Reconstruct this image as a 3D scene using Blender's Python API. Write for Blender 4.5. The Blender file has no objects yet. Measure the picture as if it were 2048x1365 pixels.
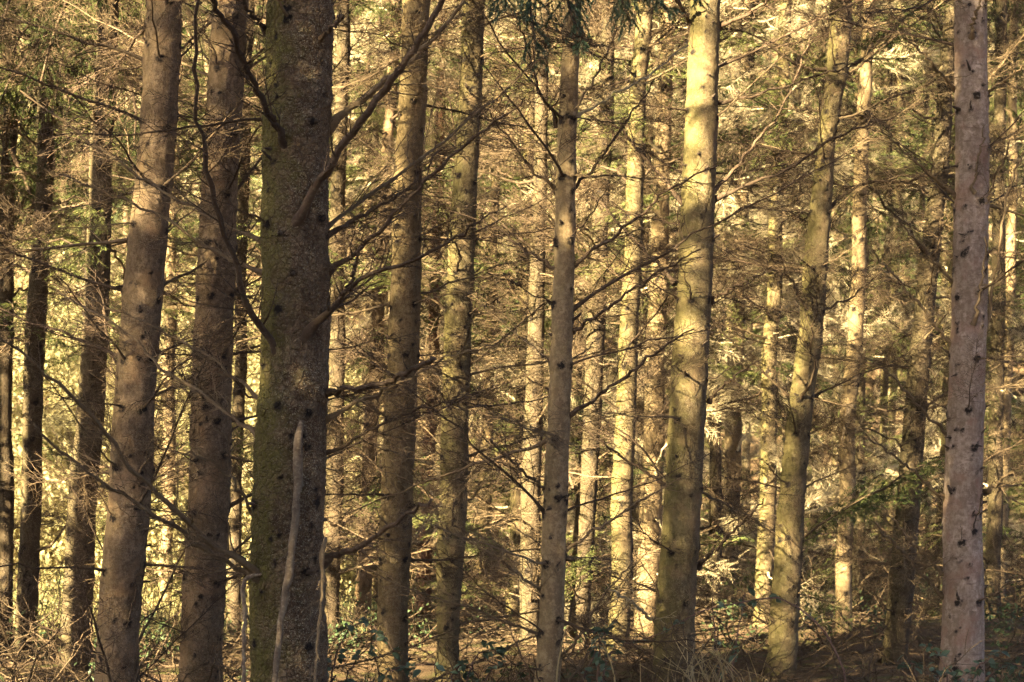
import bpy, math, random
import numpy as np
from mathutils import Vector, Matrix

rad = math.radians
SC = bpy.context.scene
COL = SC.collection

# ------------------------------------------------------------------ camera
CAM_H = 1.6
LENS = 70.0
FPX = LENS / 36.0 * 2048.0
PITCH = math.atan((980 - 682.5) / FPX)
cam_data = bpy.data.cameras.new("camera")
cam_data.lens = LENS
cam_data.sensor_width = 36.0
cam_data.clip_start = 0.1
cam_data.clip_end = 2000.0
cam_data.dof.use_dof = True
cam_data.dof.focus_distance = 12.0
cam_data.dof.aperture_fstop = 4.5
cam = bpy.data.objects.new("camera", cam_data)
cam.location = (0, 0, CAM_H)
cam.rotation_euler = (rad(90) + PITCH, 0, 0)
COL.objects.link(cam)
SC.camera = cam

# ------------------------------------------------------------------ sky, sun, exposure
SUN_EL = rad(23.0)
SUN_AZ = rad(40.0)            # how far to the left of straight behind the camera the sun stands
to_sun = Vector((-math.sin(SUN_AZ) * math.cos(SUN_EL), -math.cos(SUN_AZ) * math.cos(SUN_EL), math.sin(SUN_EL)))
world = bpy.data.worlds.new("World")
SC.world = world
world.use_nodes = True
wn, wl = world.node_tree.nodes, world.node_tree.links
wn.clear()
w_out = wn.new("ShaderNodeOutputWorld")
w_bg = wn.new("ShaderNodeBackground")
w_sky = wn.new("ShaderNodeTexSky")
w_sky.sky_type = 'NISHITA'
w_sky.sun_disc = False
w_sky.sun_elevation = SUN_EL
w_sky.sun_rotation = math.atan2(to_sun.x, to_sun.y)
w_sky.air_density = 0.22
w_sky.dust_density = 0.9
w_sky.ozone_density = 0.0
w_bg.inputs["Strength"].default_value = 0.05
wl.new(w_sky.outputs[0], w_bg.inputs[0])
wl.new(w_bg.outputs[0], w_out.inputs[0])

sun_data = bpy.data.lights.new("sun", 'SUN')
sun_data.energy = 5.0
sun_data.angle = rad(0.5)
sun_data.color = (1.0, 0.85, 0.55)
sun = bpy.data.objects.new("sun", sun_data)
sun.rotation_euler = to_sun.to_track_quat('Z', 'Y').to_euler()
sun.location = (-30, -20, 40)
COL.objects.link(sun)

SC.view_settings.view_transform = 'Standard'
SC.view_settings.look = 'None'
SC.view_settings.gamma = 1.0
SC.view_settings.use_curve_mapping = False
SC.view_settings.exposure = 4.18
SC.cycles.max_bounces = 3
SC.cycles.diffuse_bounces = 2
SC.cycles.glossy_bounces = 1
SC.cycles.transmission_bounces = 2
SC.cycles.caustics_reflective = False
SC.cycles.caustics_refractive = False
SC.cycles.use_denoising = True
SC.cycles.denoiser = 'OPENIMAGEDENOISE'
SC.cycles.denoising_input_passes = 'RGB_ALBEDO_NORMAL'
SC.cycles.denoising_prefilter = 'NONE'
SC.cycles.use_adaptive_sampling = True
SC.cycles.adaptive_threshold = 0.02
SC.cycles.adaptive_min_samples = 20

# ------------------------------------------------------------------ helpers
CP, SP = math.cos(PITCH), math.sin(PITCH)


def at(px, py, Y):
    """The point at depth Y (metres along +Y) seen at pixel (px, py) of the 2048 x 1365 photograph."""
    u = (px - 1024.0) / FPX
    v = (682.5 - py) / FPX
    d = np.array([u, CP - v * SP, SP + v * CP])
    return np.array([0, 0, CAM_H]) + d * (Y / d[1])


def project(p):
    """Pixel of a world point."""
    x, y, z = p[0], p[1], p[2] - CAM_H
    f = y * CP + z * SP
    v = -y * SP + z * CP
    return 1024 + x / f * FPX, 682.5 - v / f * FPX


def hash3(ix, iy, iz, seed):
    h = (ix * 374761393 + iy * 668265263 + iz * 2147483647 + seed * 974634777) & 0xFFFFFFFF
    h = ((h ^ (h >> 13)) * 1274126177) & 0xFFFFFFFF
    h = (h ^ (h >> 16)) & 0xFFFFFF
    return h / float(0xFFFFFF)


def vnoise(P, seed=0):
    """Value noise in -1..1 at points P (n, 3)."""
    P = np.asarray(P, float)
    i = np.floor(P).astype(np.int64)
    f = P - i
    f = f * f * (3 - 2 * f)
    r = 0
    for dx in (0, 1):
        for dy in (0, 1):
            for dz in (0, 1):
                w = (f[:, 0] if dx else 1 - f[:, 0]) * (f[:, 1] if dy else 1 - f[:, 1]) * (f[:, 2] if dz else 1 - f[:, 2])
                r = r + w * hash3(i[:, 0] + dx, i[:, 1] + dy, i[:, 2] + dz, seed)
    return r * 2 - 1


def ground_z(x, y):
    x = np.asarray(x, float)
    y = np.asarray(y, float)
    shp = np.broadcast(x, y).shape
    X = np.broadcast_to(x, shp).ravel()
    Yv = np.broadcast_to(y, shp).ravel()
    P = np.stack([X, Yv, np.zeros_like(X)], 1)
    z = 0.16 * vnoise(P * 0.22, 11) + 0.06 * vnoise(P * 0.7, 12)
    near = np.clip((Yv - 9) / 8.0, 0, 1)
    z = z * near - 0.02
    z += 0.028 * np.clip(Yv - 24, 0, 60)                                    # gentle rise into the wood
    left = np.clip((-X - 2.0 - 0.0 * Yv) / 3.0, 0, 1) * np.clip((Yv - 23) / 6.0, 0, 1)
    z += left * np.clip(Yv - 23, 0, 16) * 0.16                              # sunlit bank on one side
    hill = np.clip((Yv - 56) / 34.0, 0, 1)
    z += 24.0 * hill * hill * (3 - 2 * hill)                               # wooded hillside behind
    z += 0.26 * np.exp(-(((X + 0.6) / 1.6) ** 2 + ((Yv - 29.5) / 1.6) ** 2))
    return z.reshape(shp) if shp else float(z[0])


class MB:
    """Collects tubes and faces, builds one mesh."""

    def __init__(self):
        self.v = []
        self.f4 = []
        self.f3 = []
        self.m4 = []
        self.m3 = []
        self.n = 0

    def add(self, V, F, m=0):
        V = np.asarray(V, np.float32).reshape(-1, 3)
        F = np.asarray(F, np.int64)
        self.v.append(V)
        if F.shape[1] == 4:
            self.f4.append(F + self.n)
            self.m4.append(np.full(len(F), m, np.int32))
        else:
            self.f3.append(F + self.n)
            self.m3.append(np.full(len(F), m, np.int32))
        self.n += len(V)

    def tube(self, P, R, k=5, m=0, cap=False):
        P = np.asarray(P, float)
        n = len(P)
        R = np.broadcast_to(np.asarray(R, float), (n,))
        T = np.gradient(P, axis=0)
        T /= np.linalg.norm(T, axis=1)[:, None] + 1e-9
        up = np.array([0.0, 0.0, 1.0]) if abs(T[:, 2]).mean() < 0.8 else np.array([0.0, 1.0, 0.0])
        A = np.cross(T, up)
        A /= np.linalg.norm(A, axis=1)[:, None] + 1e-9
        B = np.cross(T, A)
        a = np.arange(k) * 2 * math.pi / k
        V = P[:, None, :] + R[:, None, None] * (np.cos(a)[None, :, None] * A[:, None, :] + np.sin(a)[None, :, None] * B[:, None, :])
        i = np.arange(n - 1)[:, None] * k
        j = np.arange(k)[None, :]
        j2 = (j + 1) % k
        F = np.stack([i + j, i + k + j, i + k + j2, i + j2], -1).reshape(-1, 4)
        base = self.n
        self.add(V.reshape(-1, 3), F, m)
        if cap:
            self.v.append(np.asarray([P[-1]], np.float32))
            c = self.n
            self.n += 1
            jj = np.arange(k)
            o = base + (n - 1) * k
            self.f3.append(np.stack([o + jj, np.full(k, c), o + (jj + 1) % k], 1))
            self.m3.append(np.full(k, m, np.int32))

    def arrays(self):
        V = np.concatenate(self.v) if self.v else np.zeros((0, 3), np.float32)
        F4 = np.concatenate(self.f4) if self.f4 else np.zeros((0, 4), np.int64)
        F3 = np.concatenate(self.f3) if self.f3 else np.zeros((0, 3), np.int64)
        M4 = np.concatenate(self.m4) if self.m4 else np.zeros(0, np.int32)
        M3 = np.concatenate(self.m3) if self.m3 else np.zeros(0, np.int32)
        return V, F4, F3, M4, M3

    def merge(self, arr, M):
        """Add another builder's arrays moved by a 4x4 numpy matrix."""
        V, F4, F3, M4, M3 = arr
        W = V @ M[:3, :3].T + M[:3, 3]
        self.v.append(W.astype(np.float32))
        if len(F4):
            self.f4.append(F4 + self.n)
            self.m4.append(M4)
        if len(F3):
            self.f3.append(F3 + self.n)
            self.m3.append(M3)
        self.n += len(V)

    def mesh(self, name, mats, smooth=True):
        V, F4, F3, M4, M3 = self.arrays()
        me = bpy.data.meshes.new(name)
        me.vertices.add(len(V))
        me.vertices.foreach_set("co", V.astype(np.float32).ravel())
        nl = len(F4) * 4 + len(F3) * 3
        me.loops.add(nl)
        me.loops.foreach_set("vertex_index", np.concatenate([F4.ravel(), F3.ravel()]).astype(np.int32))
        npoly = len(F4) + len(F3)
        me.polygons.add(npoly)
        st = np.concatenate([np.arange(len(F4)) * 4, len(F4) * 4 + np.arange(len(F3)) * 3]).astype(np.int32)
        me.polygons.foreach_set("loop_start", st)
        me.polygons.foreach_set("material_index", np.concatenate([M4, M3]).astype(np.int32))
        me.polygons.foreach_set("use_smooth", np.full(npoly, smooth))
        me.update(calc_edges=True)
        for m in mats:
            me.materials.append(m)
        return me


def link(name, mesh, parent=None, loc=None):
    o = bpy.data.objects.new(name, mesh)
    COL.objects.link(o)
    if parent is not None:
        o.parent = parent
    if loc is not None:
        o.location = loc
    return o


def tag(o, label=None, cat=None, group=None, kind=None):
    if label:
        o["label"] = label
    if cat:
        o["category"] = cat
    if group:
        o["group"] = group
    if kind:
        o["kind"] = kind
    return o


def rotm(roll, el, az, s=1.0, t=(0, 0, 0)):
    """Matrix sending +X to the direction (azimuth az, elevation el)."""
    cr, sr, ce, se, ca, sa = math.cos(roll), math.sin(roll), math.cos(-el), math.sin(-el), math.cos(az), math.sin(az)
    Rx = np.array([[1, 0, 0], [0, cr, -sr], [0, sr, cr]])
    Ry = np.array([[ce, 0, se], [0, 1, 0], [-se, 0, ce]])
    Rz = np.array([[ca, -sa, 0], [sa, ca, 0], [0, 0, 1]])
    M = np.eye(4)
    M[:3, :3] = Rz @ Ry @ Rx * s
    M[:3, 3] = t
    return M


# ------------------------------------------------------------------ materials
def new_mat(name):
    m = bpy.data.materials.new(name)
    m.use_nodes = True
    nt = m.node_tree
    nt.nodes.clear()
    out = nt.nodes.new("ShaderNodeOutputMaterial")
    b = nt.nodes.new("ShaderNodeBsdfPrincipled")
    b.inputs["Roughness"].default_value = 0.9
    b.inputs["Specular IOR Level"].default_value = 0.15
    nt.links.new(b.outputs[0], out.inputs[0])
    return m, nt, b


class NT:
    def __init__(self, nt):
        self.nt = nt

    def node(self, t, **kw):
        n = self.nt.nodes.new(t)
        for k, v in kw.items():
            setattr(n, k, v)
        return n

    def link(self, a, b):
        self.nt.links.new(a, b)

    def noise(self, vec, scale, detail=4, rough=0.55):
        n = self.node("ShaderNodeTexNoise")
        n.inputs["Scale"].default_value = scale
        n.inputs["Detail"].default_value = detail
        n.inputs["Roughness"].default_value = rough
        if vec is not None:
            self.link(vec, n.inputs["Vector"])
        return n.outputs["Fac"]

    def ramp(self, fac, a, b):
        n = self.node("ShaderNodeMapRange")
        n.inputs["From Min"].default_value = a
        n.inputs["From Max"].default_value = b
        n.clamp = True
        self.link(fac, n.inputs["Value"])
        return n.outputs["Result"]

    def mix(self, fac, a, b):
        n = self.node("ShaderNodeMix", data_type='RGBA')
        if isinstance(fac, (int, float)):
            n.inputs[0].default_value = fac
        else:
            self.link(fac, n.inputs[0])
        for s, c in ((6, a), (7, b)):
            if isinstance(c, tuple):
                n.inputs[s].default_value = (*c, 1)
            else:
                self.link(c, n.inputs[s])
        return n.outputs[2]

    def math(self, op, a, b=None):
        n = self.node("ShaderNodeMath", operation=op)
        for i, c in enumerate((a, b)):
            if c is None:
                continue
            if isinstance(c, (int, float)):
                n.inputs[i].default_value = c
            else:
                self.link(c, n.inputs[i])
        return n.outputs[0]


def bark_mat(name, base, dark, light, moss=0.0, moss_col=(0.085, 0.10, 0.02), fleck=0.0, fleck_col=(0.30, 0.27, 0.19), bump=0.5, seed=0.0, patch=0.0, patch_col=(0.3, 0.2, 0.16), crack=0.3, cells=0.0):
    m, nt, b = new_mat(name)
    g = NT(nt)
    tc = g.node("ShaderNodeTexCoord")
    mp = g.node("ShaderNodeMapping")
    mp.inputs["Location"].default_value = (seed, seed * 0.7, seed * 1.3)
    g.link(tc.outputs["Object"], mp.inputs["Vector"])
    st = g.node("ShaderNodeMapping")
    st.inputs["Scale"].default_value = (1, 1, 0.35)
    g.link(mp.outputs[0], st.inputs["Vector"])
    v = mp.outputs[0]
    big = g.noise(v, 3.2, 4, 0.6)
    med = g.noise(st.outputs[0], 26, 6, 0.65)
    fine = g.noise(v, 110, 4, 0.7)
    c = g.mix(g.ramp(big, 0.36, 0.66), dark, base)
    c = g.mix(g.math('MULTIPLY', g.ramp(med, 0.42, 0.72), 0.8), c, light)
    c = g.mix(g.math('MULTIPLY', g.ramp(fine, 0.52, 0.36), 0.55), c, dark)
    mo = g.noise(v, 34, 6, 0.75)
    c = g.mix(g.math('MULTIPLY', g.ramp(mo, 0.53, 0.42), 0.75), c, dark)
    mo2 = g.noise(v, 17, 5, 0.7)
    c = g.mix(g.math('MULTIPLY', g.ramp(mo2, 0.55, 0.68), 0.7), c, light)
    if patch:
        pn = g.noise(v, 5.5, 3, 0.5)
        c = g.mix(g.math('MULTIPLY', g.ramp(pn, 0.52, 0.62), patch), c, patch_col)
    if fleck:
        fn = g.noise(v, 95, 5, 0.75)
        vo = g.node("ShaderNodeTexVoronoi")
        vo.inputs["Scale"].default_value = 130
        g.link(v, vo.inputs["Vector"])
        spot = g.math('MULTIPLY', g.ramp(vo.outputs["Distance"], 0.55, 0.3), g.ramp(fn, 0.44, 0.56))
        reg = g.ramp(g.noise(v, 4.5, 3, 0.6), 0.30, 0.62)
        c = g.mix(g.math('MULTIPLY', g.math('MULTIPLY', spot, reg), fleck), c, fleck_col)
    if moss:
        ge = g.node("ShaderNodeNewGeometry")
        sx = g.node("ShaderNodeSeparateXYZ")
        g.link(ge.outputs["Normal"], sx.inputs[0])
        side = g.math('MULTIPLY', sx.outputs[0], -1.0)
        mn = g.noise(v, 9, 5, 0.7)
        mm = g.math('ADD', side, g.math('MULTIPLY', g.math('SUBTRACT', mn, 0.5), 2.6))
        c = g.mix(g.math('MULTIPLY', g.ramp(mm, -0.25, 0.75), moss), c, moss_col)
    relief = None
    if crack:
        hz = g.node("ShaderNodeMapping")
        hz.inputs["Scale"].default_value = (7, 7, 46)
        g.link(mp.outputs[0], hz.inputs["Vector"])
        cn = g.noise(hz.outputs[0], 1.0, 5, 0.6)
        ck = g.ramp(cn, 0.60, 0.68)
        c = g.mix(g.math('MULTIPLY', ck, crack), c, dark)
        relief = g.math('MULTIPLY', ck, -0.8 * crack)
    if cells:
        vc = g.node("ShaderNodeTexVoronoi", feature='DISTANCE_TO_EDGE')
        vc.inputs["Scale"].default_value = 30
        wv = g.node("ShaderNodeMixRGB")
        g.link(v, vc.inputs["Vector"])
        nt.nodes.remove(wv)
        edge = g.ramp(vc.outputs["Distance"], 0.16, 0.0)
        lump = g.ramp(g.noise(v, 16, 4, 0.6), 0.3, 0.7)
        c = g.mix(g.math('MULTIPLY', g.math('MULTIPLY', edge, lump), cells), c, dark)
        e2 = g.math('MULTIPLY', edge, -0.9 * cells)
        relief = e2 if relief is None else g.math('ADD', relief, e2)
    at_ = g.node("ShaderNodeAttribute", attribute_name="knot")
    kn = g.math('MULTIPLY', at_.outputs["Fac"], g.ramp(g.noise(v, 40, 4, 0.7), 0.25, 0.6))
    c = g.mix(g.ramp(kn, 0.08, 0.40), c, (0.014, 0.010, 0.007))
    g.link(c, b.inputs["Base Color"])
    bp = g.node("ShaderNodeBump")
    bp.inputs["Strength"].default_value = bump
    bp.inputs["Distance"].default_value = 0.012
    h = g.math('ADD', g.math('ADD', g.math('MULTIPLY', med, 0.7), g.math('MULTIPLY', mo, 0.9)), g.math('MULTIPLY', fine, 0.4))
    if relief is not None:
        h = g.math('ADD', h, relief)
    g.link(h, bp.inputs["Height"])
    g.link(bp.outputs[0], b.inputs["Normal"])
    return m


def twig_mat(name, c0, c1, c2, rough=0.85):
    m, nt, b = new_mat(name)
    g = NT(nt)
    tc = g.node("ShaderNodeTexCoord")
    oi = g.node("ShaderNodeObjectInfo")
    n1 = g.noise(tc.outputs["Object"], 7, 4, 0.7)
    n2 = g.noise(tc.outputs["Object"], 60, 3, 0.7)
    c = g.mix(g.ramp(n1, 0.35, 0.65), c0, c1)
    c = g.mix(g.math('MULTIPLY', g.ramp(n2, 0.5, 0.75), 0.7), c, c2)
    hs = g.node("ShaderNodeHueSaturation")
    hs.inputs["Saturation"].default_value = 0.95
    g.link(g.math('ADD', g.math('MULTIPLY', oi.outputs["Random"], 0.7), 0.65), hs.inputs["Value"])
    g.link(c, hs.inputs["Color"])
    g.link(hs.outputs[0], b.inputs["Base Color"])
    b.inputs["Roughness"].default_value = rough
    bp = g.node("ShaderNodeBump")
    bp.inputs["Strength"].default_value = 0.5
    bp.inputs["Distance"].default_value = 0.004
    g.link(n2, bp.inputs["Height"])
    g.link(bp.outputs[0], b.inputs["Normal"])
    return m


def leaf_mat(name, c0, c1, scale=4.0, trans=0.25, rough=0.6):
    m, nt, b = new_mat(name)
    g = NT(nt)
    tc = g.node("ShaderNodeTexCoord")
    oi = g.node("ShaderNodeObjectInfo")
    n1 = g.noise(tc.outputs["Object"], scale, 3, 0.7)
    fac = g.math('ADD', g.ramp(n1, 0.3, 0.7), g.math('MULTIPLY', g.math('SUBTRACT', oi.outputs["Random"], 0.5), 0.6))
    c = g.mix(fac, c0, c1)
    g.link(c, b.inputs["Base Color"])
    b.inputs["Roughness"].default_value = rough
    if trans:
        tr = g.node("ShaderNodeBsdfTranslucent")
        g.link(c, tr.inputs["Color"])
        ms = g.node("ShaderNodeMixShader")
        ms.inputs[0].default_value = trans
        out = [n for n in nt.nodes if n.type == 'OUTPUT_MATERIAL'][0]
        g.link(b.outputs[0], ms.inputs[1])
        g.link(tr.outputs[0], ms.inputs[2])
        g.link(ms.outputs[0], out.inputs[0])
    return m


M = {}
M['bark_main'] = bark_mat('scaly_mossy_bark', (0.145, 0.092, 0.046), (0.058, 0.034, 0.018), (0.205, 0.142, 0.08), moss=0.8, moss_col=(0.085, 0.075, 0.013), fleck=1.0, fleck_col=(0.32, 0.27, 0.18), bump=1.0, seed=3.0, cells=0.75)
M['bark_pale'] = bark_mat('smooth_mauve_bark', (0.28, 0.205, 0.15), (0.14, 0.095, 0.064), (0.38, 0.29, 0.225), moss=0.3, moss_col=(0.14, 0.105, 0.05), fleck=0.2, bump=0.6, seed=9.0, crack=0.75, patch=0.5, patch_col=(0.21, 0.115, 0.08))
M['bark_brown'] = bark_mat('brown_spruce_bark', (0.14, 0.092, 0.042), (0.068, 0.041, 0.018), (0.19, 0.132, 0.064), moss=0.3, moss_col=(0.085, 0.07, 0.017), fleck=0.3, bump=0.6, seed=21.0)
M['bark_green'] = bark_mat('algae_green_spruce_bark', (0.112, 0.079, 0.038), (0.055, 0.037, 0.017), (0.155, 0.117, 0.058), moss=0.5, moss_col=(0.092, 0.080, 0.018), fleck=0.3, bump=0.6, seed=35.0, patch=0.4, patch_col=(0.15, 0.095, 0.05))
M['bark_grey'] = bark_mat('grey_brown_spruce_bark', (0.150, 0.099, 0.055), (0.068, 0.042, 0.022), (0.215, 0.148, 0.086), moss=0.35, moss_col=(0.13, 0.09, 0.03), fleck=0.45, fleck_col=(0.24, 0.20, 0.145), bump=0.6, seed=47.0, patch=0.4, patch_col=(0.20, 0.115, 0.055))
M['bark_cream'] = bark_mat('sun_toned_cream_bark', (0.21, 0.142, 0.071), (0.115, 0.073, 0.035), (0.29, 0.205, 0.11), moss=0.3, moss_col=(0.17, 0.135, 0.05), fleck=0.25, bump=0.5, seed=71.0)  # paler bark for sunlit trunks; sun brightness put into the colour
M['bark_dark'] = bark_mat('shade_toned_spruce_bark', (0.066, 0.044, 0.023), (0.033, 0.021, 0.011), (0.10, 0.070, 0.038), moss=0.3, moss_col=(0.055, 0.05, 0.013), fleck=0.3, bump=0.7, seed=83.0, cells=0.3)  # near-black bark for shaded trunks; their shade is put into the colour
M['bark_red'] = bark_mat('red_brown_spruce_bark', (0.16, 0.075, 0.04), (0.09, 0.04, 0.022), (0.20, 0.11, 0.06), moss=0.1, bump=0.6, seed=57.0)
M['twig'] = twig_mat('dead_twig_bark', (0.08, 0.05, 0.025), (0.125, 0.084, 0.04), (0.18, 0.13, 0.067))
M['twig_sun_tone'] = twig_mat('sun_toned_dead_twig', (0.29, 0.215, 0.11), (0.42, 0.335, 0.18), (0.52, 0.44, 0.26))  # pale twigs; sunlit brightness is put into this colour
M['twig_shade'] = twig_mat('shade_toned_dead_twig', (0.05, 0.031, 0.016), (0.085, 0.055, 0.027), (0.15, 0.105, 0.055))  # darker version of the dead twigs; shade of the gaps put into the colour
M['twig_dark'] = twig_mat('shade_toned_branch_bark', (0.04, 0.024, 0.013), (0.065, 0.040, 0.021), (0.11, 0.083, 0.05))  # dark branches in silhouette; their shade is partly in this colour
M['stub'] = twig_mat('stub_wood', (0.03, 0.02, 0.013), (0.06, 0.04, 0.025), (0.12, 0.085, 0.05))
M['barkless'] = twig_mat('bare_grey_wood', (0.07, 0.042, 0.024), (0.20, 0.145, 0.085), (0.33, 0.26, 0.165))
M['needle'] = leaf_mat('spruce_needles', (0.038, 0.056, 0.016), (0.15, 0.155, 0.045), 3.0, 0.3)
M['needle_shade'] = leaf_mat('shade_toned_needles', (0.018, 0.032, 0.010), (0.06, 0.07, 0.020), 0.5, 0.2)  # darkened needles; deep shade of the gaps put into the colour
M['needle_near'] = leaf_mat('sky_tinted_needles', (0.06, 0.105, 0.062), (0.11, 0.16, 0.10), 12.0, 0.25)  # green needles with the bluish tint of sky light put into the colour
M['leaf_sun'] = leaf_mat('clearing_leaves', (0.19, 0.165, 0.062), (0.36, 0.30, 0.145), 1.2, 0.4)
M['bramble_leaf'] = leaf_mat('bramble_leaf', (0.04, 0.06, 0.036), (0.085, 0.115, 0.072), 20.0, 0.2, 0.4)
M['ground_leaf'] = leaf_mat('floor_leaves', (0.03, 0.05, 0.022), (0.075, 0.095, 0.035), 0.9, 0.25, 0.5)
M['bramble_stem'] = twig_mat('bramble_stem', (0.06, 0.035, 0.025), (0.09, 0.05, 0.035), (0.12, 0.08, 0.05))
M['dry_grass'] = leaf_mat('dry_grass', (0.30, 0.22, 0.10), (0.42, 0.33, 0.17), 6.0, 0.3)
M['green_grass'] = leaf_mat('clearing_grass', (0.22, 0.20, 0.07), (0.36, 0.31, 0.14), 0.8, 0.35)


def ground_mat():
    m, nt, b = new_mat('needle_litter')
    g = NT(nt)
    tc = g.node("ShaderNodeTexCoord")
    v = tc.outputs["Object"]
    n1 = g.noise(v, 0.8, 5, 0.6)
    n2 = g.noise(v, 14, 5, 0.7)
    n3 = g.noise(v, 2.2, 5, 0.65)
    n4 = g.noise(v, 90, 3, 0.7)
    c = g.mix(g.ramp(n1, 0.35, 0.65), (0.075, 0.043, 0.022), (0.12, 0.075, 0.037))
    c = g.mix(g.math('MULTIPLY', g.ramp(n2, 0.45, 0.7), 0.7), c, (0.17, 0.115, 0.058))
    c = g.mix(g.math('MULTIPLY', g.ramp(n4, 0.5, 0.35), 0.6), c, (0.035, 0.02, 0.01))
    c = g.mix(g.math('MULTIPLY', g.ramp(n3, 0.52, 0.62), 0.75), c, (0.075, 0.08, 0.018))
    g.link(c, b.inputs["Base Color"])
    bp = g.node("ShaderNodeBump")
    bp.inputs["Strength"].default_value = 0.9
    bp.inputs["Distance"].default_value = 0.05
    g.link(g.math('ADD', n2, g.math('MULTIPLY', n4, 0.4)), bp.inputs["Height"])
    g.link(bp.outputs[0], b.inputs["Normal"])
    return m


M['ground'] = ground_mat()

# ------------------------------------------------------------------ ground
xs = np.unique(np.concatenate([np.linspace(-400, -30, 20), np.linspace(-30, 30, 151), np.linspace(30, 400, 20)]))
ys = np.unique(np.concatenate([np.linspace(-200, -10, 14), np.linspace(-10, 95, 241), np.linspace(95, 600, 24)]))
GX, GY = np.meshgrid(xs, ys)
GZ = ground_z(GX, GY)
mb = MB()
nx, ny = len(xs), len(ys)
ii = (np.arange(ny - 1)[:, None] * nx + np.arange(nx - 1)[None, :]).ravel()
mb.add(np.stack([GX.ravel(), GY.ravel(), GZ.ravel()], 1), np.stack([ii, ii + 1, ii + nx + 1, ii + nx], 1))
tag(link('ground', mb.mesh('ground', [M['ground']])), 'brown needle litter and moss on the forest floor', 'ground', kind='structure')


# ------------------------------------------------------------------ branches
def axis_curve(rng, L, n, wig, bend):
    t = np.linspace(0, 1, n)
    P = np.zeros((n, 3))
    P[:, 0] = t * L
    P[:, 1] = np.cumsum(rng.normal(0, wig, n)) * L / n
    P[:, 2] = np.cumsum(rng.normal(0, wig, n)) * L / n + bend * L * t ** 2
    P -= P[0]
    return P


def needles_on(mb, rng, P, n, ln, w, m):
    """Thin needle triangles along a twig polyline P, all in one go."""
    t = rng.random(n) * (len(P) - 1)
    i = np.minimum(t.astype(int), len(P) - 2)
    f = (t - i)[:, None]
    B = P[i] * (1 - f) + P[i + 1] * f
    T = P[i + 1] - P[i]
    T = T / (np.linalg.norm(T, axis=1)[:, None] + 1e-9)
    D = rng.normal(0, 1, (n, 3))
    D -= (D * T).sum(1)[:, None] * T
    D /= np.linalg.norm(D, axis=1)[:, None] + 1e-9
    S = np.cross(T, D)
    tip = B + (T * 0.75 + D * 0.75) * (ln * rng.uniform(0.7, 1.2, n))[:, None]
    V = np.stack([B - S * w, B + S * w, tip], 1).reshape(-1, 3)
    mb.add(V, np.arange(3 * n).reshape(n, 3), m)


def twigs_along(mb, rng, P, R, count, tlen, fwd, flat, k=3, m=0, sub=0, sublen=0.3, needle=0, nlen=0.02, nw=0.0015, start=0.12, nm=1, droop=0.0, rk=0.4, rmin=0.0011):
    n = len(P)
    side = 1
    for q in range(count):
        t = start + (1 - start) * (q + rng.random()) / count
        x = t * (n - 1)
        i = min(int(x), n - 2)
        f = x - i
        B = P[i] * (1 - f) + P[i + 1] * f
        T = P[i + 1] - P[i]
        T = T / (np.linalg.norm(T) + 1e-9)
        side = -side
        H = np.cross(T, [0, 0, 1.0])
        H /= np.linalg.norm(H) + 1e-9
        Vv = np.cross(H, T)
        if rng.random() < flat:
            D = H * side + Vv * rng.normal(-0.1, 0.25)
        else:
            a = rng.random() * 6.28
            D = H * math.cos(a) + Vv * math.sin(a)
        D = T * fwd * rng.uniform(0.6, 1.3) + D
        D /= np.linalg.norm(D)
        l = tlen * (1.15 - 0.8 * t) * rng.uniform(0.35, 1.15)
        ns = 5 if sub else 4
        s = np.linspace(0, 1, ns)[:, None]
        Q = B + D * l * s + rng.normal(0, 0.035 * l, (ns, 3)) * s + np.array([0, 0, -droop * l]) * s ** 2 + T * 0.25 * l * s ** 2
        r0 = max(rmin, R[i] * rk * rng.uniform(0.6, 1.1))
        r0 = min(r0, 0.02 * l + rmin)
        mb.tube(Q, np.linspace(r0, max(rmin * 0.45, r0 * 0.3), ns), k, m)
        if needle:
            needles_on(mb, rng, Q, int(needle * l) + 1, nlen, nw, nm)
        if sub:
            twigs_along(mb, rng, Q, np.linspace(r0, r0 * 0.4, ns), max(1, int(sub * l / tlen * rng.uniform(0.6, 1.3) + 0.5)), l * sublen, fwd, 0.8, 3, m, 0, needle=needle, nlen=nlen, nw=nw, start=0.2, nm=nm, droop=droop, rmin=rmin * 0.8)


def dead_branch(seed, L=1.6, r0=0.011, twigs=16, tlen=0.38, sub=4, bend=0.05, wig=0.16, rmin=0.0027, flat=0.7, start=0.08):
    rng = np.random.default_rng(seed)
    mb = MB()
    P = axis_curve(rng, L, 14, wig, bend)
    R = np.linspace(1, 0.18, 14) ** 0.9 * r0
    R[0] *= 1.5
    mb.tube(P, R, 5)
    twigs_along(mb, rng, P, R, twigs, tlen, 0.75, flat, 3, 0, sub, 0.45, rmin=rmin, start=start)
    return mb


def green_branch(seed, L=1.8, twigs=28, tlen=0.55, sub=10, needle=150, nlen=0.036, nw=0.0042, bend=-0.12, droop=0.25, wig=0.12):
    rng = np.random.default_rng(seed)
    mb = MB()
    P = axis_curve(rng, L, 12, wig, bend)
    R = np.linspace(0.012, 0.002, 12)
    mb.tube(P, R, 4)
    needles_on(mb, rng, P[5:], int(needle * 0.6), nlen, nw, 1)
    twigs_along(mb, rng, P, R, twigs, tlen, 0.8, 0.85, 3, 0, sub, 0.4, needle, nlen, nw, 0.12, 1, droop)
    return mb


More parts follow.
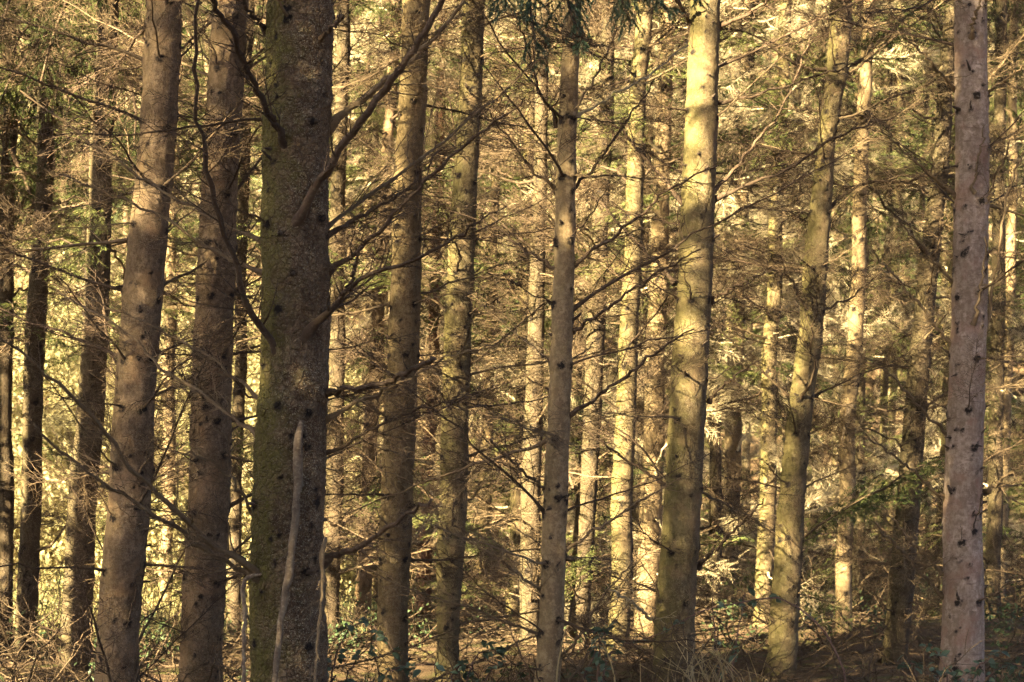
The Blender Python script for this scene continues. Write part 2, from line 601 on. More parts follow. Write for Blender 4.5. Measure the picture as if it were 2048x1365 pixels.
# shared dead-branch meshes: sparse (near trees), bushy (inside the stand), short
SPARSE = [dead_branch(100 + i, 1.8, 0.011, 40 + i % 4 * 5, 0.50, 12, wig=0.09, bend=[0.06, -0.05, 0.12, 0.0][i % 4]).mesh('dead_branch_sparse', [M['twig']]) for i in range(8)]
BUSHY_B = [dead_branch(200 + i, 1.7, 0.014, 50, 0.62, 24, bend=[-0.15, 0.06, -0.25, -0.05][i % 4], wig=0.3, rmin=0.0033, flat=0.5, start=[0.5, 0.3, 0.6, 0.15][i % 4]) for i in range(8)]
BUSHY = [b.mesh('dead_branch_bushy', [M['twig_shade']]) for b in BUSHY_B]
BUSHY_PALE = [b.mesh('dead_branch_bushy_pale', [M['twig_sun_tone']]) for b in BUSHY_B]
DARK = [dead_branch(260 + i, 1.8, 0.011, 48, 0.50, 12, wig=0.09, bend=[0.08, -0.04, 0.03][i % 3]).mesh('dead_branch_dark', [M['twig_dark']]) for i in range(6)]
SHORT = [dead_branch(300 + i, 0.42, 0.006, 4, 0.12, 1, bend=0.1, wig=0.25).mesh('dead_branch_short', [M['twig_dark']]) for i in range(6)]
GREEN_B = [green_branch(400 + i) for i in range(4)]
GREEN = [b.mesh('green_branch', [M['twig'], M['needle']]) for b in GREEN_B]


def plume_branch(seed, L=1.8, twigs=11, tlen=0.62):
    """A cheap bough: an axis and broad needle plumes along its side twigs."""
    rng = np.random.default_rng(seed)
    mb = MB()
    P = axis_curve(rng, L, 6, 0.14, -0.14)
    mb.tube(P, np.linspace(0.014, 0.004, 6), 3)
    needles_on(mb, rng, P[3:], 14, 0.13, 0.022, 1)
    side = 1
    for q in range(twigs):
        t = 0.12 + 0.88 * (q + rng.random()) / twigs
        x = t * 5
        i = min(int(x), 4)
        B = P[i] + (P[i + 1] - P[i]) * (x - i)
        side = -side
        D = np.array([0.75, side * rng.uniform(0.5, 1.1), rng.normal(-0.15, 0.25)])
        D /= np.linalg.norm(D)
        l = tlen * (1.2 - 0.75 * t) * rng.uniform(0.5, 1.15)
        s_ = np.linspace(0, 1, 4)[:, None]
        Q = B + D * l * s_ + np.array([0, 0, -0.25 * l]) * s_ ** 2
        needles_on(mb, rng, Q, int(24 * l) + 3, 0.14, 0.027, 1)
    return mb


LITE = [plume_branch(450 + i).arrays() for i in range(4)]


def stub_mesh(seed):
    rng = np.random.default_rng(seed)
    mb = MB()
    n = 4
    L = rng.uniform(0.018, 0.06)
    P = np.stack([np.linspace(-0.02, L, n), rng.normal(0, 0.003, n), np.linspace(0, rng.uniform(-0.01, 0.03), n)], 1)
    mb.tube(P, np.array([0.017, 0.010, 0.0065, 0.004]) * rng.uniform(0.7, 1.15), 6, 0, True)
    return mb.mesh('branch_stub', [M['stub']])


STUBS = [stub_mesh(500 + i) for i in range(8)]


def crown_mesh(seed, arrs, n, height, rmax, name, droop=0.25):
    rng = np.random.default_rng(seed)
    mb = MB()
    for q in range(n):
        t = (q + rng.random()) / n
        h = height * (1 - (1 - t) ** 1.15)
        L = rmax * (1.0 - t) ** 0.75 * rng.uniform(0.7, 1.15) + 0.25
        s = L / 1.8
        mb.merge(arrs[rng.integers(len(arrs))], rotm(rng.normal(0, 0.3), rng.normal(0.12 + 0.5 * t, 0.15), rng.random() * 6.283, s, (0, 0, h)))
    return mb


FULL = [b.arrays() for b in GREEN_B]
CROWNS = [crown_mesh(600 + i, FULL, 30, 8.5, 1.9, 'crown').mesh('crown', [M['twig'], M['needle']]) for i in range(1)]
CROWN_L = [crown_mesh(620 + i, LITE, 44, 8.5, 2.1, 'crown').arrays() for i in range(3)]
CROWN_THIN = [crown_mesh(660 + i, LITE, 38, 8.5, 2.2, 'crown').arrays() for i in range(3)]
CROWN_LITE = [crown_mesh(640 + i, LITE, 60, 8.5, 1.9, 'crown').mesh('crown', [M['twig'], M['needle']]) for i in range(2)]


# ------------------------------------------------------------------ trees
def trunk_line(pts, Y, height, lean_y, rng):
    """World centre line and radii from pixel points (px, py, width)."""
    pts = sorted(pts, key=lambda p: -p[1])
    W = []
    for px, py, w in pts:
        y = Y + lean_y * (980 - py) / FPX * Y
        W.append((*at(px, py, y), w * y / FPX / 2))
    W = np.array(W)
    # go on to the ground
    d0 = (W[0, :3] - W[min(1, len(W) - 1), :3])
    if len(W) > 1:
        d0 = d0 / abs(d0[2])
    else:
        d0 = np.array([0, 0, -1.0])
    gz = ground_z(W[0, 0], W[0, 1])
    dz = W[0, 2] - gz
    foot = []
    if dz > 0.05:
        for f in (1.0, 0.5, 0.22, 0.08):
            p = W[0, :3] + d0 * dz * f
            foot.append((*p, W[0, 3] * (1 + 0.10 * f + (0.45 if f == 1.0 else 0.0))))
        W = np.vstack([np.array(foot), W])
    else:
        W[0, 2] = gz
    W[0, 2] = ground_z(W[0, 0], W[0, 1]) - 0.15
    # go on to the tip
    top = W[-1]
    d1 = W[-1, :3] - W[-2, :3]
    d1 = d1 / max(d1[2], 1e-3)
    H = max(height, top[2] + 4)
    up = []
    for f in (0.12, 0.3, 0.5, 0.75, 1.0):
        dz = (H - top[2]) * f
        p = top[:3] + np.array([d1[0] * dz * (1 - 0.5 * f), d1[1] * dz * (1 - 0.5 * f), dz])
        up.append((*p, max(0.006, top[3] * (1 - f) ** 0.9)))
    W = np.vstack([W, np.array(up)])
    return W


def smooth_interp(z, zs, vals):
    """Catmull-like smooth interpolation along z."""
    out = np.empty((len(z), vals.shape[1]))
    dv = np.gradient(vals, zs, axis=0)
    k = np.clip(np.searchsorted(zs, z) - 1, 0, len(zs) - 2)
    h = (zs[k + 1] - zs[k])
    t = ((z - zs[k]) / h)[:, None]
    h = h[:, None]
    h00 = 2 * t ** 3 - 3 * t ** 2 + 1
    h10 = t ** 3 - 2 * t ** 2 + t
    h01 = -2 * t ** 3 + 3 * t ** 2
    h11 = t ** 3 - t ** 2
    out = h00 * vals[k] + h10 * h * dv[k] + h01 * vals[k + 1] + h11 * h * dv[k + 1]
    return out


TREES = {}


def make_tree(key, pts, Y, mat, label, height=20.0, lean_y=0.0, seed=1, style='mid', whorl=0.42, branch_p=0.5, crown_z=12.0, sides=None, res=None, rough=1.0, group=None, name='spruce_tree', crown=True, lscale=1.0, pale=0.0, long_max=60, stubs=True, greens=0.2, zclear=0.0, zdrop=0.85, ring=0.3):
    rng = np.random.default_rng(seed * 7919 + 13)
    W = trunk_line(pts, Y, height, lean_y, rng)
    zs = W[:, 2]
    zvis = at(1024, 0, Y)[2] + 0.5
    base = Vector((W[0, 0], W[0, 1], ground_z(W[0, 0], W[0, 1])))
    root = bpy.data.objects.new(name, None)
    root.empty_display_size = 0.3
    root.location = base
    COL.objects.link(root)
    tag(root, label, 'tree', group or 'spruce trees of the plantation')
    near = Y < 19
    k = sides or (56 if Y < 11 else 36 if near else 20)
    dz = res or (0.014 if Y < 11 else 0.022 if near else 0.06)
    zlow = max(zs[0], at(1024, 1365, Y)[2] - 0.4)
    z = np.unique(np.concatenate([np.arange(zs[0], zlow, 0.08), np.arange(zlow, min(zvis, zs[-1]), dz), np.arange(min(zvis, zs[-1]), zs[-1], 0.4), [zs[-1]]]))
    C = smooth_interp(z, zs, W)
    wob = 0.012 if near else 0.02
    C[:, 0] += wob * vnoise(np.stack([z * 1.3, z * 0 + seed, z * 0], 1), seed)
    C[:, 1] += wob * vnoise(np.stack([z * 1.3, z * 0 + seed, z * 0 + 5], 1), seed)
    R = np.maximum(C[:, 3], 0.004)
    a = np.arange(k) * 2 * math.pi / k
    # whorls and knots
    knots = []
    zz = base.z + rng.uniform(0.1, 0.5)
    ztop_k = min(zvis + 0.6, height - 2) if not (near and crown) else crown_z + 0.5
    while zz < ztop_k:
        n = rng.integers(3, 6)
        a0 = rng.random() * 6.283
        for q in range(n):
            knots.append((zz + rng.normal(0, 0.03), (a0 + q * 6.283 / n + rng.normal(0, 0.3)) % 6.283, 1.0))
        for q in range(rng.integers(5, 11)):
            knots.append((zz + rng.uniform(0.06, whorl), rng.random() * 6.283, 0.45))
        zz += whorl * rng.uniform(0.75, 1.3)
    TH, ZZ = np.meshgrid(a, z)
    RR = np.repeat(R[:, None], k, 1)
    kn = np.zeros_like(RR)
    swell = np.zeros_like(RR)
    rmean = float(np.interp((zlow + min(zvis, zs[-1])) / 2, z, R))
    for (kz, ka, ks) in knots:
        ring_k = rng.uniform(0.2, 1.1)
        i0, i1 = np.searchsorted(z, [kz - 0.16, kz + 0.12])
        if i1 - i0 < 2:
            continue
        d = (TH[i0:i1] - ka + math.pi) % (2 * math.pi) - math.pi
        ex = d * RR[i0:i1]
        ez = ZZ[i0:i1] - kz
        sx = 0.011 + 0.014 * ks
        szz = np.where(ez < 0, 0.028, 0.014) * (0.5 + 0.6 * ks)
        gk = np.exp(-(ex / sx) ** 2 - (ez / szz) ** 2)
        kn[i0:i1] = np.maximum(kn[i0:i1], gk * (0.5 + 0.5 * ks))
        swell[i0:i1] = np.maximum(swell[i0:i1], np.exp(-(ex / (sx * 1.5)) ** 2 - (ez / 0.04) ** 2) * 0.010 * ks)
        if ks > 0.8 and near and ring > 0:
            kn[i0:i1] = np.maximum(kn[i0:i1], ring * ring_k * np.exp(-(ez / 0.035) ** 2 - (d / 0.55) ** 2))
    cx, sx_ = np.cos(TH), np.sin(TH)
    Pn = np.stack([cx.ravel() * rmean, sx_.ravel() * rmean, ZZ.ravel()], 1)
    amp = rough * (0.010 if Y < 11 else 0.006)
    disp = amp * (vnoise(Pn * np.array([14, 14, 7]), seed + 1) + 0.6 * vnoise(Pn * np.array([38, 38, 22]), seed + 2))
    if near:
        disp = disp + amp * 0.5 * vnoise(Pn * np.array([85, 85, 60]), seed + 3)
    disp = disp.reshape(RR.shape) * np.clip(RR / 0.1, 0, 1)
    RR = RR + disp + swell
    V = np.stack([C[:, 0][:, None] + cx * RR, C[:, 1][:, None] + sx_ * RR, ZZ], -1) - np.array(base)
    i = np.arange(len(z) - 1)[:, None] * k
    j = np.arange(k)[None, :]
    j2 = (j + 1) % k
    F = np.stack([i + j, i + j2, i + k + j2, i + k + j], -1).reshape(-1, 4)
    mb = MB()
    mb.add(V.reshape(-1, 3), F)
    me = mb.mesh('trunk', [mat])
    attr = me.attributes.new("knot", 'FLOAT', 'POINT')
    attr.data.foreach_set("value", kn.ravel().astype(np.float32))
    link('trunk', me, root)
    # branches, stubs
    def surf(kz, ka, inset=0.01):
        c = np.array([np.interp(kz, z, C[:, q]) for q in range(4)])
        return np.array([c[0] + math.cos(ka) * (c[3] - inset), c[1] + math.sin(ka) * (c[3] - inset), kz]), c[3]
    nlong = 0
    rng.shuffle(knots)
    for (kz, ka, ks) in knots:
        p, r = surf(kz, ka)
        px, py = project(p)
        if py > 1420 or kz < base.z + 0.12:
            continue
        if py < -140:
            if near and ks > 0.8 and rng.random() < 0.44:              # dead and living boughs between the picture's top and the crown
                ms = GREEN if rng.random() < 0.25 + 0.5 * (kz > 8.5) else BUSHY
                o = link('branch', ms[rng.integers(len(ms))], root, Vector(p) - base)
                s = rng.uniform(0.6, 1.15)
                o.rotation_euler = (rng.normal(0, 0.4), -rng.normal(0.05, 0.2), ka)
                o.scale = (s, s, s)
            continue

        facing = -math.sin(ka)
        u = rng.random()
        if ks > 0.8 and kz - base.z < zclear and rng.random() < zdrop:
            continue
        if ks > 0.8 and u < branch_p and nlong < long_max:
            if style == 'near':
                meshes = DARK if rng.random() < 0.55 else SPARSE
                el = rng.uniform(0.25, 0.8) if rng.random() < 0.55 else rng.normal(0.05, 0.22)
            elif style == 'mid':
                meshes = SPARSE if rng.random() < 0.45 else (DARK if rng.random() < 0.4 else (GREEN if rng.random() < 0.35 else BUSHY))
                el = rng.normal(0.30, 0.25)
            elif style == 'green':
                meshes = GREEN
                el = rng.normal(-0.1, 0.2)
            else:
                meshes = BUSHY_PALE if rng.random() < pale else BUSHY
                if rng.random() < greens:
                    meshes = GREEN
                el = rng.normal(0.0, 0.33)
            s = rng.uniform(0.45, 1.1) * lscale
            if facing > 0.6 and near:
                s *= 0.8
            o = link('branch', meshes[rng.integers(len(meshes))], root, Vector(p) - base)
            o.rotation_euler = (rng.normal(0, 0.5), -el, ka)
            o.scale = (s, s, s)
            nlong += 1
        elif ks > 0.8 and u < branch_p + 0.25 and near:
            o = link('branch', SHORT[rng.integers(len(SHORT))], root, Vector(p) - base)
            s = rng.uniform(0.4, 1.2)
            o.rotation_euler = (rng.normal(0, 1), -rng.uniform(0.2, 1.2), ka)
            o.scale = (s, s, s)
        elif stubs and near and facing > -0.25:
            o = link('branch_stub', STUBS[rng.integers(len(STUBS))], root, Vector(p) - base)
            s = rng.uniform(0.4, 1.8) * (0.6 + 0.5 * ks)
            o.rotation_euler = (rng.random() * 6, -rng.uniform(0.0, 0.8), ka)
            o.scale = (s, s, s)
    if crown:
        cr = CROWNS if Y > 26 else CROWN_LITE
        o = link('crown', cr[rng.integers(len(cr))], root)
        cz = max(crown_z, 0)
        c = np.array([np.interp(cz, z, C[:, q]) for q in range(4)])
        o.location = Vector((c[0], c[1], cz)) - base
        s = (zs[-1] - cz) / 8.5
        o.scale = (1.2, 1.2, s)
        o.rotation_euler = (0, 0, rng.random() * 6.28)
    TREES[key] = (root, base, z, C)
    return root


G1 = 'front row of spruce trunks'
G2 = 'spruce trunks inside the stand'
# key, pixel points (x, y, width), depth, material, options
make_tree('main', [(598, 0, 134), (592, 300, 134), (590, 500, 134), (582, 900, 140), (574, 1200, 148), (572, 1365, 154)], 10.0, M['bark_main'],
          'thickest spruce trunk, mossy green on one side, with broken pale branches hanging at its foot', seed=1, style='near', branch_p=0.05, rough=1.2, group=G1, whorl=0.45, ring=0.15)
make_tree('D', [(327, 0, 70), (303, 400, 76), (272, 800, 82), (250, 1100, 84), (235, 1365, 86)], 12.5, M['bark_grey'],
          'leaning grey-brown spruce trunk with dark knot rings, second thick trunk from the mossy one', seed=2, style='near', branch_p=0.78, whorl=0.34, group=G1)
make_tree('E', [(462, 0, 70), (440, 400, 74), (425, 800, 80), (412, 1100, 84), (400, 1365, 88)], 13.2, M['bark_grey'],
          'pinkish grey spruce trunk with burl-like dark knots just beside the thick mossy trunk', seed=3, style='near', branch_p=0.78, whorl=0.34, group=G1)
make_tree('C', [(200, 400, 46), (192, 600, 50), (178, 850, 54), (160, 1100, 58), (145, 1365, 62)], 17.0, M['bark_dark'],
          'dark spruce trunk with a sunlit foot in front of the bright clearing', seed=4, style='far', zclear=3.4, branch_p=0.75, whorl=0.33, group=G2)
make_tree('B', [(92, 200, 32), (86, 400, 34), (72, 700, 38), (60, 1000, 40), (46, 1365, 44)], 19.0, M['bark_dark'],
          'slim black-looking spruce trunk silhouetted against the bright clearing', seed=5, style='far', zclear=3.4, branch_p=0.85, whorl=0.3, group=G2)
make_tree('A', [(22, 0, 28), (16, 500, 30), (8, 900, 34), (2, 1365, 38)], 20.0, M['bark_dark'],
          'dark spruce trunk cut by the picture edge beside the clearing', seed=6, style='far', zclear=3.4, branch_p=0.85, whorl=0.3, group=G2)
make_tree('G', [(832, 0, 54), (817, 400, 58), (803, 800, 63), (792, 1100, 64), (784, 1365, 64)], 15.0, M['bark_brown'],
          'brown spruce trunk with black knot rings, next thick one past the mossy trunk', seed=7, style='near', branch_p=0.55, group=G1)
make_tree('H', [(948, 0, 44), (938, 250, 46), (925, 500, 53), (912, 850, 55), (903, 1100, 54), (893, 1365, 54)], 16.0, M['bark_green'],
          'straight olive-tinged spruce trunk dotted with small knots near the middle of the picture', seed=8, style='mid', branch_p=0.65, whorl=0.36, group=G1)
make_tree('K', [(1148, 0, 32), (1135, 200, 37), (1128, 400, 40), (1122, 650, 43), (1112, 950, 46), (1103, 1200, 49), (1094, 1365, 52)], 12.2, M['bark_cream'],
          'slender sharp spruce trunk with upswept side branches under the hanging green spray', seed=9, style='near', branch_p=0.55, group=G1, whorl=0.4)
make_tree('O', [(1410, 0, 60), (1396, 400, 68), (1382, 700, 72), (1364, 1000, 74), (1352, 1250, 80), (1348, 1365, 84)], 14.6, M['bark_green'],
          'stout spruce trunk with yellow-green algae above and pinkish bark below', seed=10, style='near', branch_p=0.5, group=G1)
make_tree('Q', [(1682, 0, 44), (1672, 150, 42), (1656, 270, 36), (1648, 360, 40), (1634, 480, 46), (1618, 680, 48), (1594, 900, 50), (1574, 1150, 56), (1558, 1365, 62)], 17.0, M['bark_green'],
          'crooked spruce trunk with a kink high up and bright sun patches on its side', seed=11, style='mid', branch_p=0.75, whorl=0.36, group=G1, rough=1.5)
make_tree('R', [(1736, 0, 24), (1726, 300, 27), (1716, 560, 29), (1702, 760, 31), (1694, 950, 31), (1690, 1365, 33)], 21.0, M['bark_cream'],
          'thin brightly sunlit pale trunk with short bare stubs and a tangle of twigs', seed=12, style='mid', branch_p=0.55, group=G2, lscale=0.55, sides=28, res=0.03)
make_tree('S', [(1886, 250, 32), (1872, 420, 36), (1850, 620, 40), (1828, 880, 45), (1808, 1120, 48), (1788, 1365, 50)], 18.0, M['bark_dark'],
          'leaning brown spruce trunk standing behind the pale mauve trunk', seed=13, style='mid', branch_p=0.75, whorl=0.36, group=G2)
make_tree('T', [(1942, 0, 64), (1942, 300, 67), (1940, 600, 70), (1931, 900, 74), (1924, 1150, 80), (1920, 1365, 90)], 13.5, M['bark_pale'],
          'straight pale mauve-grey spruce trunk with smooth bark and brambles at its foot', seed=14, style='near', branch_p=0.25, group=G1, rough=0.45, whorl=0.36, ring=0.0)
make_tree('F2', [(676, 500, 30), (668, 900, 35), (660, 1365, 38)], 20.0, M['bark_dark'],
          'dark narrow trunk peeping out right behind the thick mossy trunk', seed=15, style='mid', branch_p=0.7, whorl=0.34, zclear=3.0, zdrop=0.5, group=G2)
make_tree('E2', [(486, 500, 22), (474, 900, 25), (464, 1365, 28)], 22.0, M['bark_dark'],
          'thin dark trunk half hidden between the pinkish grey trunk and the mossy trunk', seed=16, style='far', zclear=3.4, branch_p=0.85, whorl=0.3, group=G2)
make_tree('G2', [(765, 500, 24), (748, 800, 28), (738, 1000, 30), (726, 1365, 34)], 23.0, M['bark_grey'],
          'blurred tan trunk close behind the brown trunk with black knot rings', seed=17, style='far', branch_p=0.85, whorl=0.3, zclear=3.0, zdrop=0.5, group=G2)
make_tree('I', [(976, 850, 22), (971, 1000, 26), (968, 1135, 38)], 30.0, M['bark_brown'],
          'far small sunlit trunk standing on the bright mossy mound', seed=18, style='far', branch_p=0.85, whorl=0.3, group=G2)
make_tree('J', [(1046, 700, 24), (1038, 950, 27), (1024, 1200, 30), (1016, 1365, 32)], 24.0, M['bark_green'],
          'sunlit slim trunk leaning just before the dark forked one', seed=19, style='far', branch_p=0.85, whorl=0.3, zclear=3.0, zdrop=0.5, group=G2, pale=0.6)
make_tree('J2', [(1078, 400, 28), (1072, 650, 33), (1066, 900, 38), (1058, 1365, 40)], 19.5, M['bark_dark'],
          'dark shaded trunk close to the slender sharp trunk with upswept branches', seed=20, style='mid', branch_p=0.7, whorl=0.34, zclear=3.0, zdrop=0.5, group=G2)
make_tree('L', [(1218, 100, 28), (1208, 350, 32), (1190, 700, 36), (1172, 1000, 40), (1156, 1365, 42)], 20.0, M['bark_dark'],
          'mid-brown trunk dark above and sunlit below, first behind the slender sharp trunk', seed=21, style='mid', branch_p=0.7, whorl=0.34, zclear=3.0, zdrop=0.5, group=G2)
make_tree('M', [(1288, 0, 32), (1272, 350, 34), (1262, 600, 37), (1250, 900, 41), (1236, 1365, 44)], 19.0, M['bark_green'],
          'greenish trunk with yellow algae between the slender trunk and the stout one', seed=22, style='mid', branch_p=0.7, whorl=0.34, zclear=3.0, zdrop=0.5, group=G2)
make_tree('N2', [(1322, 400, 34), (1312, 700, 40), (1304, 950, 44), (1290, 1365, 46)], 22.0, M['bark_cream'],
          'brightly sunlit cream trunk partly behind the stout algae-covered trunk', seed=23, style='far', branch_p=0.8, whorl=0.32, zclear=3.0, zdrop=0.5, group=G2, pale=0.7)
make_tree('N1', [(1288, 500, 24), (1280, 800, 27), (1274, 1050, 30), (1266, 1365, 32)], 25.0, M['bark_green'],
          'thin yellow sunlit trunk touching the cream one behind the stout trunk', seed=24, style='far', branch_p=0.8, whorl=0.32, zclear=3.0, zdrop=0.5, group=G2, pale=0.7)
make_tree('P', [(1568, 100, 25), (1550, 450, 28), (1540, 800, 31), (1530, 1100, 34), (1524, 1365, 36)], 22.0, M['bark_green'],
          'slim sunlit trunk with pale bushy side twigs left of the crooked trunk', seed=25, style='far', branch_p=0.9, whorl=0.28, zclear=3.0, zdrop=0.5, group=G2, pale=0.7)
make_tree('V1', [(1478, 500, 28), (1468, 800, 33), (1460, 1050, 35), (1452, 1365, 38)], 27.0, M['bark_cream'],
          'blurred bright trunk far behind, just past the stout algae-covered trunk', seed=26, style='far', branch_p=0.9, whorl=0.28, group=G2, pale=0.8)
make_tree('V2', [(1450, 450, 20), (1436, 650, 23), (1428, 800, 22), (1430, 1000, 25), (1424, 1365, 27)], 25.0, M['bark_dark'],
          'dark thin bent trunk close behind the stout algae-covered trunk', seed=27, style='far', branch_p=0.9, whorl=0.28, zclear=3.0, zdrop=0.5, group=G2, pale=0.5)
make_tree('V3', [(1628, 900, 16), (1621, 1150, 19), (1616, 1330, 21)], 32.0, M['bark_dark'],
          'far thin trunk seen between the crooked trunk and the brightest thin trunk', seed=28, style='far', branch_p=0.85, whorl=0.3, group=G2, pale=0.5)
make_tree('V4', [(1722, 800, 20), (1718, 1050, 22), (1714, 1300, 24)], 27.0, M['bark_dark'],
          'shaded trunk directly behind the brightest thin sunlit trunk', seed=29, style='far', branch_p=0.85, whorl=0.3, group=G2, pale=0.4)
make_tree('V5', [(1898, 700, 20), (1888, 950, 22), (1880, 1200, 24)], 30.0, M['bark_green'],
          'yellow-green sunlit trunk sliver tucked against the pale mauve trunk', seed=30, style='far', branch_p=0.85, whorl=0.3, group=G2, pale=0.5)
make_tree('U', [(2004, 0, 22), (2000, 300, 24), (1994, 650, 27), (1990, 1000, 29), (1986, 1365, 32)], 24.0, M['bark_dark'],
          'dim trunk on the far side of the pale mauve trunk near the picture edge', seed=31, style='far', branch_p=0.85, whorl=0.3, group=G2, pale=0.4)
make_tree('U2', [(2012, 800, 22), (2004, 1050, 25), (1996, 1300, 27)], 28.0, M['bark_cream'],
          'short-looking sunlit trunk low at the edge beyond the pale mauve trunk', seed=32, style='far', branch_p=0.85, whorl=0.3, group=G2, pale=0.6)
make_tree('W', [(866, 700, 22), (855, 1000, 27), (846, 1200, 31), (842, 1365, 33)], 25.0, M['bark_red'],
          'rusty red-brown trunk low between the brown and the olive-tinged trunks', seed=33, style='far', branch_p=0.85, whorl=0.3, group=G2, pale=0.4)
make_tree('X', [(352, 200, 20), (345, 450, 22), (338, 800, 24), (330, 1365, 27)], 26.0, M['bark_cream'],
          'thin orange-lit trunk behind the leaning grey-brown trunk', seed=34, style='far', zclear=3.4, branch_p=0.85, whorl=0.3, group=G2, pale=0.5)
make_tree('X2', [(782, 200, 15), (770, 500, 17), (764, 800, 18), (752, 1365, 22)], 28.0, M['bark_green'],
          'very thin sunlit trunk edge beside the brown trunk with black knot rings', seed=35, style='far', branch_p=0.85, whorl=0.3, group=G2, pale=0.6)

make_tree('Y1', [(94, 200, 22), (88, 400, 24), (74, 700, 27), (62, 1000, 29), (48, 1365, 31)], 23.0, M['bark_dark'],
          'spruce with drooping dark green boughs right behind the slim black trunk', seed=36, style='green', branch_p=0.8, whorl=0.4, zclear=3.2, group=G2)
make_tree('Y2', [(322, 0, 26), (300, 400, 28), (270, 800, 30), (240, 1365, 32)], 24.5, M['bark_dark'],
          'green-boughed spruce hidden behind the leaning grey-brown trunk', seed=37, style='green', branch_p=0.6, whorl=0.4, zclear=3.6, group=G2)
make_tree('Y3', [(950, 0, 24), (928, 500, 27), (914, 850, 28), (896, 1365, 30)], 22.5, M['bark_dark'],
          'spruce whose dark green boughs show behind the olive-tinged trunk', seed=38, style='green', branch_p=0.35, whorl=0.5, zclear=1.5, group=G2)
make_tree('Y4', [(1888, 250, 22), (1853, 620, 26), (1830, 880, 28), (1792, 1365, 30)], 24.0, M['bark_dark'],
          'spruce whose dark green boughs show behind the leaning brown trunk', seed=39, style='green', branch_p=0.4, whorl=0.5, zclear=1.5, group=G2)

# ------------------------------------------------------------------ far trees of the stand
rng = np.random.default_rng(77)
taken = [(t[1].x, t[1].y) for t in TREES.values()]
tries = 0
nfar = 0
while nfar < 66 and tries < 6000:
    tries += 1
    y = rng.uniform(27, 56)
    x = rng.uniform(-0.30, 0.30) * y
    if x < -0.10 * y and (20 < y < 41 or rng.random() < 0.55):
        continue
    if abs(x / y + 0.013) < 0.014 and y < 40:
        continue
    if min((x - a) ** 2 + (y - b) ** 2 for a, b in taken) < 1.45 ** 2:
        continue
    taken.append((x, y))
    gz = ground_z(x, y)
    b = project((x, y, gz))
    lean = rng.normal(-0.02, 0.015)
    w0 = rng.uniform(0.09, 0.17) / y * FPX
    pts = [(b[0], min(b[1], 1365), w0 * 1.1), (b[0] - lean * 800, b[1] - 800, w0 * 0.85)]
    green = y > 44 and rng.random() < 0.6
    mat = [M['bark_brown'], M['bark_dark'], M['bark_dark'], M['bark_green']][rng.integers(4)]
    make_tree('far%d' % nfar, pts, y, mat, 'slender blurred spruce deep in the sunlit stand', seed=100 + nfar, style='green' if green else 'far',
              height=rng.uniform(16, 20), branch_p=0.8, whorl=0.33, crown_z=rng.uniform(10, 12.5) if not green else 8.0, group='far blurred spruces deep in the stand', sides=10, res=0.25, pale=0.45, long_max=30 if y < 36 else 22, lscale=1.3, greens=0.3, stubs=False)
    nfar += 1


# ------------------------------------------------------------------ far wood closing the view, and unseen trees added to shade the trunks
def wood_mesh(spots, arrs, trunk=True):
    # distant or added unseen spruces merged into one mass
    mb = MB()
    rr = np.random.default_rng(5)
    for (x, y, z0, h, s) in spots:
        gz = ground_z(x, y)
        if trunk:
            mb.tube(np.array([[x, y, gz - 0.1], [x, y, gz + h * 0.5], [x, y, gz + h]]), [0.13, 0.09, 0.01], 7)
        Mx = rotm(0, 0, rr.random() * 6.28, 1.0, (x, y, gz + z0))
        Mx[:3, :2] *= s
        Mx[:3, 2] *= (h - z0) / 8.5
        mb.merge(arrs[rr.integers(len(arrs))], Mx)
    return mb


rng = np.random.default_rng(9)
spots = []
for row in range(3):
    for x in np.arange(-26, 26, 2.3):
        spots.append((x + rng.normal(0, 0.5), 62 + row * 4 + rng.normal(0, 0.8), 0.6 + rng.random() * 2, rng.uniform(15, 20), rng.uniform(1.0, 1.35)))
tag(link('forest', wood_mesh(spots, CROWN_L).mesh('forest', [M['twig'], M['needle_shade']])), 'far green wall of spruce wood closing the view behind the trunks', 'forest', kind='stuff')

spots = []
sd = np.array([math.sin(SUN_AZ), math.cos(SUN_AZ)])
sp = np.array([-sd[1], sd[0]])
thin = []


def off_frame(q):
    return not (q[1] > 2 and abs(q[0]) < 0.30 * q[1] + 1.3) and math.hypot(q[0], q[1]) > 4.5


for s_ in np.arange(0.5, 7.4, 1.9):                                       # tall dense trees that keep the nearest trunks in shade
    for t_ in np.arange(4, 17, 2.2):
        q = sp * (s_ + rng.normal(0, 0.4)) - sd * (t_ + rng.normal(0, 0.5))
        if off_frame(q) and rng.random() > 0.1:
            spots.append((q[0], q[1], rng.uniform(1.5, 4.0), rng.uniform(15, 19), rng.uniform(0.95, 1.15)))
for s_, t_ in ((6.2, 3.5), (7.2, 4.2), (7.6, 6.4), (6.6, 7.5), (7.4, 9.5), (6.8, 11)):  # extra unseen trees added to shade the thickest trunk
    q = sp * s_ - sd * t_
    if off_frame(q):
        spots.append((q[0], q[1], 1.0, 14.5, 1.0))
for s_ in (8.0, 8.9, 9.8):                                      # lower unseen row, added to shade trunks yet spare the tops
    for t_ in np.arange(2.5, 9, 2.0):
        q = sp * (s_ + rng.normal(0, 0.3)) - sd * (t_ + rng.normal(0, 0.4))
        if off_frame(q) and rng.random() > 0.1:
            spots.append((q[0], q[1], rng.uniform(0.8, 1.8), rng.uniform(8.8, 10.6) + (3.4 if s_ > 9.2 else 0.0), rng.uniform(0.8, 0.95)))
